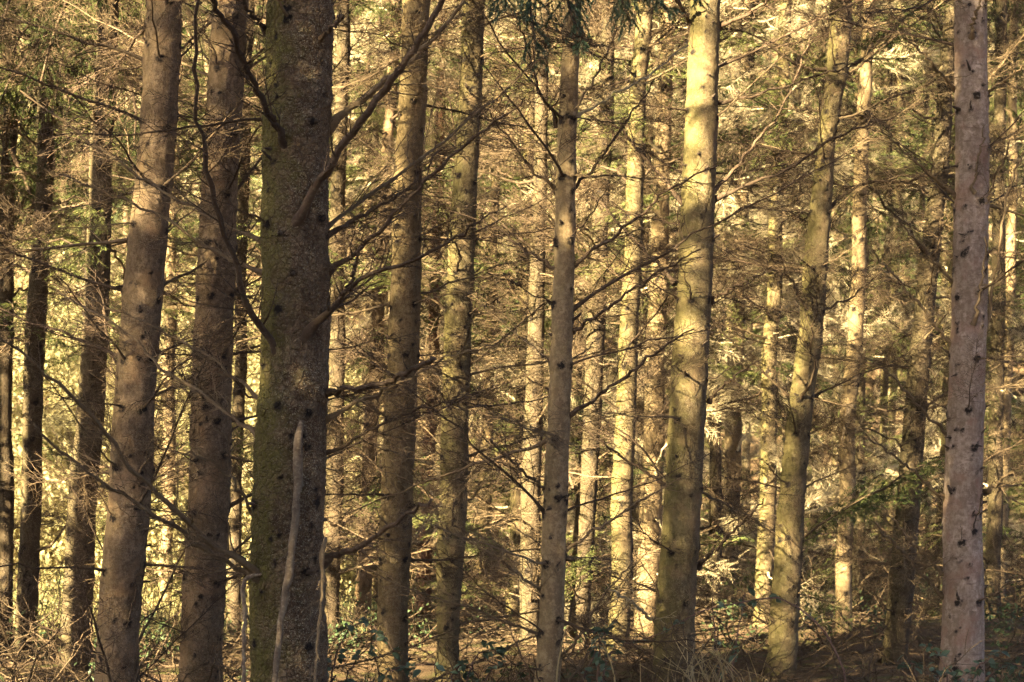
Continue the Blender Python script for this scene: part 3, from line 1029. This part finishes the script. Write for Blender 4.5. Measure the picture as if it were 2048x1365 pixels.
for s_ in np.arange(8.0, 16.0, 1.8):                                      # scattered tall ones farther off, added to dapple the sunlight
    for t_ in np.arange(9, 19, 2.4):
        q = sp * (s_ + rng.normal(0, 0.6)) - sd * (t_ + rng.normal(0, 0.6))
        if off_frame(q) and rng.random() > np.interp(s_, [8, 9.6, 10.2, 10.8, 16], [0.05, 0.08, 0.5, 0.85, 0.88]):
            thin.append((q[0], q[1], rng.uniform(3.0, 5.0), rng.uniform(10.5, 14), rng.uniform(0.9, 1.15)))
for s_ in np.arange(7.8, 10.3, 1.2):                                      # high thin crowns that break the light on the middle trunks
    for t_ in np.arange(12, 22, 2.4):
        q = sp * (s_ + rng.normal(0, 0.5)) - sd * (t_ + rng.normal(0, 0.6))
        if off_frame(q) and rng.random() > 0.62:
            thin.append((q[0], q[1], rng.uniform(8.0, 10.0), rng.uniform(17, 20), rng.uniform(0.9, 1.1)))
for s_, t_ in ((15.0, -6.5), (16.0, -7.0), (17.0, -7.5), (15.6, -4.5), (16.8, -5.0), (18.0, -7.5), (18.6, -5.0)):  # unseen trees added to darken the trunks before the clearing
    q = sp * s_ - sd * t_
    if off_frame(q):
        spots.append((q[0], q[1], 0.8, 14.5, 0.8))
spots.append((*(sp * 13.6 + sd * 4.5), 2.0, 10.0, 0.7))
for s_ in np.arange(17.0, 34.0, 2.4):  # high crowns added out of view to cast patches of shade deep in the stand
    for t_ in np.arange(-4, 14, 2.6):
        if rng.random() < 0.76:
            continue
        q = sp * (s_ + rng.normal(0, 0.6)) - sd * (t_ + rng.normal(0, 0.6))
        if abs(q[0]) < 0.30 * q[1] + 1.5:
            continue
        spots.append((q[0], q[1], rng.uniform(8.0, 11.0), rng.uniform(18, 23), rng.uniform(0.8, 1.1)))
for x, y in ((9, 2), (11.5, 5), (14, 8), (9.5, 8.5), (12.5, 12), (10.5, 15), (8.5, -3), (12, -1), (15, 3)):  # trees added out of view on the right to cut the sky fill
    spots.append((x + rng.normal(0, 0.4), y + rng.normal(0, 0.4), rng.uniform(3, 6), rng.uniform(14, 18), 1.0))
for x in np.arange(-14, 14, 2.6):  # rows added behind the camera to dim the sky fill
    for y in (-9, -12):
        spots.append((x + rng.normal(0, 0.5), y + rng.normal(0, 0.6), rng.uniform(1.5, 4), rng.uniform(14, 19), rng.uniform(0.95, 1.2)))
print('shade trees', len(spots))


def join_wood(a, b):
    m1 = wood_mesh(a, CROWN_L)
    m1.merge(wood_mesh(b, CROWN_THIN).arrays(), np.eye(4))
    return m1


tag(link('added_shade_wood', join_wood(spots, thin).mesh('added_shade_wood', [M['twig'], M['needle']])), 'unseen spruces added beside and behind the view to shade the trunks', 'forest', kind='stuff')  # unseen trees, added to block sun and sky light


# ------------------------------------------------------------------ single branches the photograph shows
def px_curve(pts, Y0, Y1, n=22, wig=0.0, rng=None):
    """Smooth world curve and radii through pixel points (x, y, width); depth goes from Y0 to Y1."""
    pts = np.array(pts, float)
    d = np.concatenate([[0], np.cumsum(np.hypot(np.diff(pts[:, 0]), np.diff(pts[:, 1])))])
    d /= d[-1]
    t = np.linspace(0, 1, n)
    q = smooth_interp(t, d, pts)
    P = np.array([at(a, b, Y0 + (Y1 - Y0) * f) for (a, b, w), f in zip(q, t)])
    R = q[:, 2] * (Y0 + (Y1 - Y0) * t) / FPX / 2
    if rng is not None and wig:
        nn = rng.normal(0, wig, (n, 3))
        nn[0] = 0
        P = P + nn
        R = R * rng.uniform(0.88, 1.12, n)
    return P, np.maximum(R, 0.0012)


HB_SEED = [1000]


def hand_branch(key, pts, dy0=0.0, dy1=0.0, mat='twig_dark', twigs=12, tlen=0.3, sub=4, name='branch', label=None, rmin=0.0024, cap=True):
    root, base, z, C = TREES[key]
    HB_SEED[0] += 1
    rng = np.random.default_rng(HB_SEED[0])
    thin_k = 0.78 if name == 'branch' else 0.78 if name == 'broken_branch' else 1.0
    ymid = float(np.interp(at(pts[0][0], pts[0][1], base.y)[2], z, C[:, 1]))
    P, R = px_curve(pts, ymid + dy0, ymid + dy1, 24, 0.0075 if name == 'branch' else 0.003, rng)
    # bury the first point in the trunk
    P = np.vstack([P[0] + (P[0] - P[1]) * 1.2, P])
    R = R * thin_k
    R[:3] *= np.array([1.6, 1.28, 1.1]) if pts[0][2] < 22 else np.array([1.15, 1.08, 1.02])
    R = np.concatenate([[R[0] * 1.3], R])
    mb = MB()
    if name == 'broken_branch':
        R = R * np.interp(np.arange(len(R)), [0, 2, len(R)], [0.35, 1, 1]) * (1 + 0.05 * rng.normal(0, 1, len(R)))
        P[0] += np.array([0.01, 0.05, 0.03])
    mb.tube(P, R, 8, 0, cap)
    if twigs:
        twigs_along(mb, rng, P, R, int(twigs * 2.3), tlen, 0.7, 0.5, 3, 0, sub + 3, 0.45, rmin=rmin, start=0.12)
    mb.v = [v - np.array(base, np.float32) for v in mb.v]
    o = link(name, mb.mesh(name, [M[mat]]), root)
    if label:
        o["label"] = label
    return o


F_ = 'main'
hand_branch(F_, [(588, 452, 26), (640, 362, 22), (700, 272, 20), (790, 152, 18), (850, 60, 16), (905, -30, 13)], -0.14, -0.75, twigs=12, tlen=0.28)
hand_branch(F_, [(664, 248, 19), (725, 200, 16), (800, 140, 13), (870, 70, 10), (930, 0, 7)], 0.05, -0.2, 'twig', twigs=12)
hand_branch(F_, [(655, 548, 15), (740, 482, 12), (860, 352, 10), (960, 265, 7), (1045, 205, 4)], 0.0, -0.5, twigs=18)
hand_branch(F_, [(618, 664, 20), (672, 610, 16), (705, 572, 13), (830, 522, 10), (930, 462, 7), (1012, 412, 4)], -0.14, -0.7, twigs=16)
hand_branch(F_, [(700, 575, 12), (712, 530, 9), (722, 490, 6)], -0.28, -0.35, twigs=4)
hand_branch(F_, [(658, 470, 12), (740, 420, 10), (800, 388, 7), (880, 300, 4)], 0.0, 0.3, twigs=14)
hand_branch(F_, [(656, 786, 14), (760, 768, 13), (820, 742, 14), (872, 714, 11)], -0.02, -0.5, twigs=8)
hand_branch(F_, [(656, 838, 12), (740, 794, 9), (830, 752, 7), (900, 712, 4), (985, 690, 3)], 0.0, -0.4, 'twig', twigs=14)
hand_branch(F_, [(656, 1118, 16), (740, 1082, 13), (800, 1042, 11), (862, 996, 8)], -0.02, -0.45, twigs=8)
hand_branch(F_, [(656, 905, 9), (740, 862, 7), (850, 815, 5), (975, 784, 3)], 0.02, -0.35, twigs=14)
hand_branch(F_, [(545, 1168, 17), (430, 1092, 15), (330, 1002, 13), (262, 935, 12), (180, 830, 10), (100, 755, 8), (-10, 665, 6)], -0.1, -0.9, 'twig', twigs=22, tlen=0.32)
hand_branch(F_, [(540, 1172, 13), (400, 1092, 11), (250, 990, 9), (150, 925, 7), (64, 850, 6)], -0.1, -0.3, 'twig', twigs=18)
hand_branch(F_, [(556, 718, 22), (505, 622, 16), (462, 505, 14), (428, 400, 13), (400, 250, 11), (390, 120, 10), (396, -30, 8)], -0.12, -0.9, twigs=16)
hand_branch(F_, [(572, 292, 18), (520, 192, 16), (470, 82, 15), (412, -20, 13)], -0.14, -0.7, twigs=14)
hand_branch(F_, [(520, 482, 9), (400, 425, 8), (270, 350, 7), (150, 262, 6), (40, 180, 4)], 0.05, 0.3, 'twig', twigs=20)
hand_branch(F_, [(524, 545, 10), (430, 505, 9), (340, 446, 8), (200, 380, 5), (90, 340, 4)], 0.05, 0.4, 'twig', twigs=20)
hand_branch(F_, [(514, 872, 10), (430, 805, 9), (330, 742, 8), (245, 662, 6), (120, 590, 4)], 0.0, 0.5, 'twig', twigs=20)
hand_branch(F_, [(520, 800, 9), (430, 720, 8), (300, 650, 6), (180, 600, 4)], 0.0, 0.35, 'twig', twigs=18)
hand_branch(F_, [(512, 1050, 8), (480, 985, 8), (430, 930, 6), (372, 905, 4)], 0.0, -0.2, 'twig', twigs=10)
hand_branch(F_, [(530, 60, 12), (500, 20, 10), (450, -40, 8)], -0.05, -0.3, twigs=5)
hand_branch(F_, [(640, 80, 14), (668, 52, 10), (684, 30, 6)], -0.1, -0.25, twigs=2)
# broken, barkless pieces hanging at its foot
hand_branch(F_, [(596, 880, 27), (596, 960, 22), (590, 1050, 21), (576, 1150, 19), (560, 1260, 16), (545, 1400, 12)], -0.22, -0.5, 'barkless', twigs=5, tlen=0.12, name='broken_branch', label='long pale broken branch hanging down the trunk')
hand_branch(F_, [(644, 1105, 11), (645, 1160, 10), (638, 1250, 8), (626, 1400, 7)], -0.2, -0.3, 'twig', twigs=5, tlen=0.12, name='broken_branch', label='short grey splintered branch against the foot of the trunk')
hand_branch(F_, [(520, 1150, 6), (494, 1156, 11), (490, 1230, 11), (488, 1400, 9)], -0.15, -0.25, 'barkless', twigs=3, tlen=0.12, name='broken_branch', label='upright pale stick at the mossy side of the trunk')

hand_branch('K', [(1144, 534, 11), (1200, 490, 9), (1270, 440, 8), (1350, 372, 6), (1450, 320, 3)], 0, -0.5, twigs=18)
hand_branch('K', [(1146, 378, 9), (1200, 320, 7), (1250, 250, 6), (1310, 160, 3)], 0, 0.3, twigs=14)
hand_branch('K', [(1112, 382, 9), (1050, 322, 7), (985, 235, 5), (940, 180, 3)], 0, -0.4, twigs=12)
hand_branch('K', [(1110, 238, 8), (1080, 190, 7), (1055, 95, 5), (1030, 20, 3)], 0, -0.3, twigs=9)
hand_branch('K', [(1148, 236, 9), (1200, 205, 7), (1300, 148, 5), (1380, 90, 3)], 0, 0.4, 'twig_sun_tone', twigs=12)
hand_branch('K', [(1140, 236, 7), (1180, 170, 6), (1230, 70, 4), (1270, -20, 3)], -0.05, -0.2, 'twig', twigs=8)
hand_branch('K', [(1108, 536, 9), (1050, 500, 7), (985, 452, 4), (900, 420, 3)], 0, 0.4, twigs=14)
hand_branch('K', [(1140, 668, 9), (1220, 612, 8), (1300, 556, 6), (1400, 500, 3)], 0, -0.6, twigs=18)
hand_branch('K', [(1136, 834, 11), (1200, 790, 9), (1290, 720, 8), (1380, 660, 4)], 0, -0.5, twigs=16)
hand_branch('K', [(1132, 1100, 8), (1210, 1050, 7), (1300, 990, 5), (1360, 960, 3)], 0, -0.4, 'twig', twigs=14)
hand_branch('K', [(1090, 980, 8), (1020, 920, 6), (960, 860, 4)], 0, -0.4, 'twig', twigs=10)
hand_branch('K', [(1088, 1190, 8), (1000, 1120, 6), (900, 1060, 4)], 0, -0.4, 'twig', twigs=12)
hand_branch('K', [(1110, 1330, 7), (1165, 1265, 8), (1200, 1200, 6), (1260, 1130, 4)], 0.0, -0.3, 'twig', twigs=5)

hand_branch('O', [(1432, 398, 11), (1500, 370, 9), (1580, 335, 8), (1680, 270, 6), (1790, 235, 3)], 0, -0.6, twigs=20)
hand_branch('O', [(1430, 380, 9), (1490, 310, 8), (1560, 222, 6), (1600, 130, 4), (1640, 30, 3)], 0, 0.3, twigs=14)
hand_branch('O', [(1436, 206, 9), (1520, 188, 7), (1640, 150, 5), (1740, 120, 3)], 0, -0.5, twigs=16)
hand_branch('O', [(1442, 52, 12), (1500, 24, 9), (1570, -20, 6)], 0, -0.4, twigs=8)
hand_branch('O', [(1384, 52, 12), (1360, 10, 10), (1340, -40, 8)], 0, -0.4, twigs=3)
hand_branch('O', [(1424, 600, 8), (1470, 575, 7), (1530, 545, 4)], 0, -0.4, twigs=7)
hand_branch('O', [(1360, 400, 10), (1310, 340, 8), (1230, 250, 6), (1170, 190, 4), (1120, 150, 3)], 0, 0.4, twigs=14)
hand_branch('O', [(1344, 560, 9), (1290, 500, 8), (1230, 440, 6), (1190, 390, 3)], 0, 0.35, twigs=14)
hand_branch('O', [(1330, 970, 9), (1270, 930, 7), (1200, 880, 5), (1120, 800, 3)], 0, 0.3, twigs=14)
hand_branch('O', [(1400, 1130, 9), (1470, 1060, 7), (1530, 1000, 4)], 0, -0.4, twigs=9)
hand_branch('O', [(1316, 1250, 9), (1270, 1210, 8), (1220, 1180, 5)], 0, -0.4, 'twig_sun_tone', twigs=6)
hand_branch('O', [(1420, 800, 8), (1460, 760, 6), (1520, 720, 3)], 0, -0.4, twigs=8)

for p_ in ([(1908, 178, 8), (1850, 112, 6), (1796, 62, 3)], [(1910, 392, 9), (1850, 340, 7), (1790, 285, 4), (1730, 220, 3)], [(1904, 562, 8), (1850, 500, 6), (1790, 436, 3)],
           [(1902, 690, 8), (1830, 600, 7), (1740, 500, 4)], [(1896, 872, 8), (1840, 815, 7), (1780, 752, 5), (1700, 690, 3)], [(1892, 1002, 8), (1810, 930, 6), (1720, 860, 4)],
           [(1886, 1194, 10), (1820, 1120, 8), (1752, 1050, 5)], [(1890, 1150, 8), (1830, 1090, 6), (1760, 1010, 3)], [(1974, 186, 8), (2010, 160, 7), (2070, 120, 5)],
           [(1974, 645, 9), (1996, 520, 7), (2012, 400, 6), (2060, 280, 4)], [(1974, 985, 10), (2010, 955, 8), (2070, 915, 6)], [(1972, 420, 8), (2000, 330, 6), (2040, 250, 4)]):
    hand_branch('T', p_, 0.0, -0.45, 'twig', twigs=13, tlen=0.24, sub=3)
for p_ in ([(1946, 380, 7), (1958, 320, 6), (1966, 250, 3)], [(1950, 640, 9), (1964, 560, 7), (1975, 470, 4)], [(1944, 70, 10), (1952, 30, 8), (1960, 0, 5)]):
    hand_branch('T', p_, -0.13, -0.22, 'twig', twigs=3, tlen=0.1, sub=0)

for p_ in ([(1700, 790, 9), (1660, 765, 7), (1612, 735, 4)], [(1690, 870, 9), (1650, 830, 7), (1622, 790, 5)], [(1716, 860, 8), (1740, 810, 6), (1756, 760, 4)], [(1690, 930, 8), (1650, 895, 7), (1622, 870, 5)],
           [(1708, 960, 8), (1735, 925, 7), (1750, 900, 5)], [(1688, 1050, 8), (1662, 1030, 7), (1650, 1008, 5)], [(1706, 720, 9), (1745, 690, 7), (1800, 665, 4)], [(1706, 660, 8), (1660, 640, 6), (1600, 640, 4)]):
    hand_branch('R', [(a, b, w * 0.6) for a, b, w in p_], 0.0, -0.35, 'twig_sun_tone', twigs=5, tlen=0.2, sub=2)
# tangle of old twigs caught on that tree
root, base, z_, C_ = TREES['R']
rng = np.random.default_rng(31)
mb = MB()
c0 = at(1682, 862, 20.85)
for q in range(90):
    a0 = rng.random() * 6.28
    rr_ = 0.22 * rng.random() ** 0.5
    tt = np.linspace(0, 1, 7)[:, None]
    st = c0 + np.array([math.cos(a0) * rr_, rng.normal(0, 0.07), math.sin(a0) * rr_ * 1.1])
    d_ = rng.normal(0, 1, 3)
    d_ /= np.linalg.norm(d_)
    e_ = rng.normal(0, 1, 3) * 0.12
    mb.tube(st + d_ * 0.30 * (tt - 0.5) + e_ * (tt - 0.5) ** 2 * 2 + np.array([0, 0, -0.1]) * tt, np.linspace(0.004, 0.002, 7), 3)
mb.v = [v - np.array(base, np.float32) for v in mb.v]
link('twig_tangle', mb.mesh('twig_tangle', [M['twig']]), root)
hand_branch('R', [(1700, 815, 12), (1692, 850, 8), (1684, 880, 3)], -0.09, -0.14, 'barkless', twigs=0, name='splinter', label='pale splinter of bare wood')


# green sprays hanging into the top of the picture
def spray(key, pts, dy0, dy1, seed, twigs=26, tlen=0.24, mat='needle_near'):
    root, base, z, C = TREES[key]
    rng = np.random.default_rng(seed)
    P, R = px_curve(pts, base.y + dy0, base.y + dy1, 14)
    mb = MB()
    mb.tube(P, R, 5)
    needles_on(mb, rng, P, 1500, 0.022, 0.0018, 1)
    twigs_along(mb, rng, P, R, int(twigs * 1.4), tlen * 1.1, 0.9, 0.6, 3, 0, 5, 0.5, 1500, 0.021, 0.0018, 0.05, 1, 0.55)
    mb.v = [v - np.array(base, np.float32) for v in mb.v]
    link('green_branch', mb.mesh('green_branch', [M['twig_dark'], M[mat]]), root)


spray('K', [(1146, -190, 9), (1100, -110, 8), (1062, -20, 6), (1066, 60, 4), (1082, 130, 2)], -0.1, -1.0, 1)
spray('K', [(1146, -200, 9), (1060, -130, 7), (1020, -60, 5), (1010, 20, 2)], -0.1, -1.1, 2)
spray('K', [(1150, -190, 9), (1130, -90, 7), (1140, 20, 5), (1175, 100, 2)], -0.1, -1.0, 3)
spray('K', [(1150, -190, 9), (1210, -110, 8), (1270, -40, 6), (1345, 30, 2)], -0.1, -1.2, 4)
spray('K', [(1150, -180, 9), (1200, -90, 7), (1235, -20, 5), (1262, 50, 2)], -0.1, -0.9, 5)
spray('K', [(1150, -200, 9), (1260, -130, 7), (1320, -70, 5), (1400, -10, 2)], -0.1, -1.1, 6)
spray('B', [(92, -150, 12), (40, -60, 9), (10, 30, 6), (-20, 130, 3)], -0.1, -1.5, 7, tlen=0.4, mat='needle')
spray('B', [(92, -150, 12), (120, -40, 9), (130, 60, 6), (110, 200, 3)], -0.1, -1.6, 8, tlen=0.4, mat='needle')
spray('C', [(205, -120, 12), (150, -30, 9), (110, 60, 6), (80, 170, 3)], -0.1, -1.3, 10, tlen=0.4, mat='needle_shade')
spray('C', [(205, 100, 12), (250, 150, 9), (270, 210, 6), (268, 290, 3)], -0.1, -1.0, 11, tlen=0.35, mat='needle_shade')
spray('A', [(20, 120, 12), (60, 190, 9), (100, 260, 6), (110, 340, 3)], -0.1, -1.2, 12, tlen=0.4, mat='needle_shade')
spray('A', [(20, 300, 12), (50, 360, 9), (70, 420, 6), (60, 480, 3)], -0.1, -1.0, 13, tlen=0.4, mat='needle_shade')
spray('B', [(90, 60, 12), (50, 120, 9), (20, 160, 6), (0, 210, 3)], -0.1, -1.2, 9, tlen=0.4, mat='needle')


# ------------------------------------------------------------------ brambles and dry stalks at the front
def leaf_mesh(seed):
    rng = np.random.default_rng(seed)
    mb = MB()
    n = 6
    t = np.linspace(0, 1, n)
    w = np.sin(np.pi * np.clip(t, 0.04, 0.97) ** 0.8) * 0.30
    zc = -0.25 * (t - 0.3) ** 2
    V = []
    for i in range(n):
        V += [(t[i], -w[i], zc[i] + 0.3 * w[i]), (t[i], 0, zc[i]), (t[i], w[i], zc[i] + 0.3 * w[i] * rng.uniform(0.5, 1.3))]
    F = []
    for i in range(n - 1):
        a = i * 3
        F += [(a, a + 1, a + 4, a + 3), (a + 1, a + 2, a + 5, a + 4)]
    mb.add(V, F)
    return mb.mesh('bramble_leaf', [M['bramble_leaf']])


LEAVES = [leaf_mesh(i) for i in range(4)]


def bramble(label, stems, Y, seed, leaf=0.055, per=7):
    """stems: pixel polylines, each going on down to the ground at its first point."""
    rng = np.random.default_rng(seed)
    b0 = at(stems[0][0][0], stems[0][0][1], Y)
    base = Vector((b0[0], b0[1], ground_z(b0[0], b0[1])))
    root = bpy.data.objects.new('bramble', None)
    root.location = base
    COL.objects.link(root)
    tag(root, label, 'bramble', 'brambles in front of the trunks')
    for st in stems:
        Y1 = Y + rng.uniform(-0.4, 0.4)
        P, R = px_curve([(a, b, 4.5 - 2.5 * i / max(1, len(st) - 1)) for i, (a, b) in enumerate(st)], Y, Y1, 16, 0.004, rng)
        g0 = np.array([P[0][0] + rng.normal(0, 0.05), P[0][1] + rng.normal(0, 0.05), ground_z(P[0][0], P[0][1]) - 0.03])
        if P[0][2] > g0[2] + 0.08:
            P = np.vstack([g0, g0 * 0.5 + P[0] * 0.5, P])
            R = np.concatenate([[0.006, 0.006], R])
        mb = MB()
        mb.tube(P - np.array(base), R, 5, 0, True)
        stem = link('stem', mb.mesh('bramble_stem', [M['bramble_stem']]), root)
        for q in range(per):
            i = rng.integers(len(P) // 3, len(P))
            a0 = rng.random() * 6.28
            for dl in (-0.9, 0, 0.9):
                o = link('leaf', LEAVES[rng.integers(4)], stem, Vector(P[i] - np.array(base)) + Vector(rng.normal(0, 0.012, 3)))
                sc = leaf * rng.uniform(0.7, 1.25)
                o.scale = (sc, sc, sc)
                o.rotation_euler = (rng.normal(0, 0.6), rng.normal(0.1, 0.5), a0 + dl)


bramble('blue-green bramble clump low between the olive-tinged trunk and the slender one', [[(930, 1400), (940, 1340), (965, 1305), (1005, 1300)], [(960, 1400), (985, 1340), (1010, 1320)], [(915, 1400), (905, 1350), (925, 1325)], [(950, 1400), (955, 1350), (930, 1330)]], 12.2, 1)
bramble('leafy bramble shoots at the foot of the thick mossy trunk', [[(655, 1420), (668, 1330), (690, 1270), (725, 1245), (790, 1300)], [(690, 1420), (700, 1340), (740, 1290), (770, 1265)], [(640, 1420), (650, 1350), (672, 1310)], [(760, 1420), (770, 1350), (820, 1330), (870, 1330)]], 10.2, 2)
bramble('small bramble sprig below the slender trunk with upswept branches', [[(1190, 1420), (1196, 1330), (1200, 1265)], [(1160, 1420), (1170, 1350), (1195, 1300), (1215, 1255)], [(1215, 1420), (1210, 1330), (1230, 1290)]], 11.2, 3, per=6)
bramble('long arching bramble stem with few leaves crossing before the crooked trunk', [[(1700, 1420), (1690, 1350), (1660, 1285), (1610, 1222), (1550, 1197), (1480, 1205), (1400, 1225), (1330, 1262), (1250, 1292)]], 11.6, 4, per=9)
bramble('dense bramble leaves crowding the foot of the pale mauve trunk', [[(1900, 1420), (1890, 1340), (1880, 1310), (1860, 1295)], [(1930, 1420), (1910, 1350), (1890, 1330)], [(1880, 1420), (1870, 1350), (1840, 1330), (1800, 1330)], [(1960, 1420), (1985, 1345), (2020, 1330), (2060, 1340)], [(1940, 1420), (1960, 1330), (2000, 1310)]], 12.0, 5, per=8)
bramble('thin leafy bramble shoot in front of the shaded gap beside the stout trunk', [[(1440, 1420), (1436, 1340), (1430, 1275), (1425, 1195)], [(1460, 1420), (1470, 1300), (1490, 1190)]], 12.4, 6, per=5, leaf=0.05)

# dry grass stalks
rng = np.random.default_rng(8)
mb = MB()
for q in range(46):
    bx = rng.normal(1430, 45)
    P, R = px_curve([(bx, 1440, 3.2), (bx + rng.normal(-5, 16), 1360, 2.6), (bx + rng.normal(-18, 40), rng.uniform(1270, 1345), 1.2)], 11.4 + rng.normal(0, 0.25), 11.4 + rng.normal(0, 0.3), 8)
    P = np.vstack([[P[0][0], P[0][1], ground_z(P[0][0], P[0][1])], P])
    mb.tube(P, np.concatenate([[R[0]], R]), 3)
for a, b, c in ((1190, 1252, 1232), (1130, 1260, 1118), (1425, 1270, 1450)):
    P, R = px_curve([(c, 1440, 4), (c - 4, 1350, 3.5), (a, b, 2)], 11.2, 11.0, 10)
    P = np.vstack([[P[0][0], P[0][1], ground_z(P[0][0], P[0][1])], P])
    mb.tube(P, np.concatenate([[R[0]], R]), 4)
tag(link('dry_grass', mb.mesh('dry_grass', [M['dry_grass']])), 'pale dry grass stalks sticking up before the stout trunk', 'grass', kind='stuff')

# ------------------------------------------------------------------ sunlit clearing
rng = np.random.default_rng(15)
mb = MB()


def leaf_cloud(c, r, n, size, mbx):
    D = rng.normal(0, 1, (n, 3))
    D /= np.linalg.norm(D, axis=1)[:, None]
    B = np.array(c) + D * (np.array(r) * rng.uniform(0.35, 1.0, n)[:, None] ** 0.6)
    A = rng.normal(0, 1, (n, 3))
    A /= np.linalg.norm(A, axis=1)[:, None]
    N = rng.normal(0, 1, (n, 3))
    Bt = np.cross(A, N)
    Bt /= np.linalg.norm(Bt, axis=1)[:, None]
    L = (size * rng.uniform(0.6, 1.4, n))[:, None]
    V = np.stack([B - A * L, B - Bt * L * 0.45, B + A * L, B + Bt * L * 0.45], 1).reshape(-1, 3)
    mbx.add(V, np.arange(4 * n).reshape(n, 4))


for q in range(260):
    y = rng.uniform(26, 43)
    x = rng.uniform(-0.31, -0.075) * y
    g = ground_z(x, y)
    h = rng.uniform(0.3, 0.8)
    up = rng.random() ** 1.4 * np.interp(y, [26, 31, 43], [0.5, 2.0, 3.2])
    leaf_cloud((x, y, g + h * 0.6 + up), (rng.uniform(0.4, 0.9), rng.uniform(0.4, 0.9), h), 300, 0.05, mb)
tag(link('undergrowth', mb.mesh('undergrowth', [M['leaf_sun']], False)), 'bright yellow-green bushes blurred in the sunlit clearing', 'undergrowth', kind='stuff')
n = 26000
y = rng.uniform(22, 41, n)
x = rng.uniform(-0.32, -0.07, n) * y
B = np.stack([x, y, ground_z(x, y)], 1)
hh = rng.uniform(0.12, 0.4, n)
T = B + np.stack([rng.normal(0, 0.1, n), rng.normal(0, 0.1, n), hh], 1)
a = rng.random(n) * 6.28
S = np.stack([np.cos(a), np.sin(a), a * 0], 1) * 0.008
mb = MB()
mb.add(np.stack([B - S, B + S, T], 1).reshape(-1, 3), np.arange(3 * n).reshape(n, 3))
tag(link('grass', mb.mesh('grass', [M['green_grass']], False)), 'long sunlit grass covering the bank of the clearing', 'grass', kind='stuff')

# fallen twigs and sticks over the floor
mb = MB()
for q in range(2600):
    y = 11 + 30 * rng.random() ** 0.8
    x = rng.uniform(-0.3, 0.3) * y
    L = rng.uniform(0.15, 0.9)
    a = rng.random() * 6.28
    g = ground_z(x, y)
    d = np.array([math.cos(a), math.sin(a), rng.normal(0.08, 0.18)]) * L
    p0 = np.array([x, y, g + 0.01])
    mb.tube(np.stack([p0, p0 + d * 0.5 + rng.normal(0, 0.03, 3), p0 + d]), np.array([1, 0.8, 0.4]) * rng.uniform(0.003, 0.009), 4)
tag(link('fallen_twigs', mb.mesh('fallen_twigs', [M['twig']])), 'loose dead twigs littering the needle floor', 'twigs', kind='stuff')

# low brush: dead twigs and small leafy plants over the floor
TUFT = [dead_branch(700 + i, 0.75, 0.007, 6, 0.26, 0, bend=0.05, wig=0.3, rmin=0.0022).arrays() for i in range(5)]
mb = MB()
for q in range(700):
    y = 11.5 + 24 * rng.random()
    x = rng.uniform(-0.29, 0.29) * y
    mb.merge(TUFT[rng.integers(5)], rotm(rng.normal(0, 1), abs(rng.normal(0.25, 0.45)), rng.random() * 6.28, rng.uniform(0.6, 1.7), (x, y, ground_z(x, y) + 0.01)))
for q in range(450):
    y = 17 + 18 * rng.random()
    x = rng.uniform(-0.29, 0.29) * y
    mb.merge(TUFT[rng.integers(5)], rotm(rng.normal(0, 1), abs(rng.normal(0.45, 0.45)), rng.random() * 6.28, rng.uniform(0.9, 1.8), (x, y, ground_z(x, y) + 0.01)))
for q in range(420):
    y = 9.8 + 6 * rng.random()
    x = rng.uniform(-0.28, 0.28) * y
    mb.merge(TUFT[rng.integers(5)], rotm(rng.normal(0, 1), rng.uniform(0.1, 1.0), rng.random() * 6.28, rng.uniform(0.8, 1.5), (x, y, ground_z(x, y) + 0.01)))
tag(link('dead_brush', mb.mesh('dead_brush', [M['twig_shade']])), 'dry tangled brush covering the floor under the trees', 'brush', kind='stuff')
mb = MB()
for q in range(150):
    y = 11 + 22 * rng.random() ** 0.8
    x = rng.uniform(-0.29, 0.29) * y
    h = rng.uniform(0.08, 0.26) * (1.0 + max(0.0, y - 16) * 0.06)
    leaf_cloud((x, y, ground_z(x, y) + h), (rng.uniform(0.15, 0.5), rng.uniform(0.15, 0.5), h), 70, 0.026, mb)
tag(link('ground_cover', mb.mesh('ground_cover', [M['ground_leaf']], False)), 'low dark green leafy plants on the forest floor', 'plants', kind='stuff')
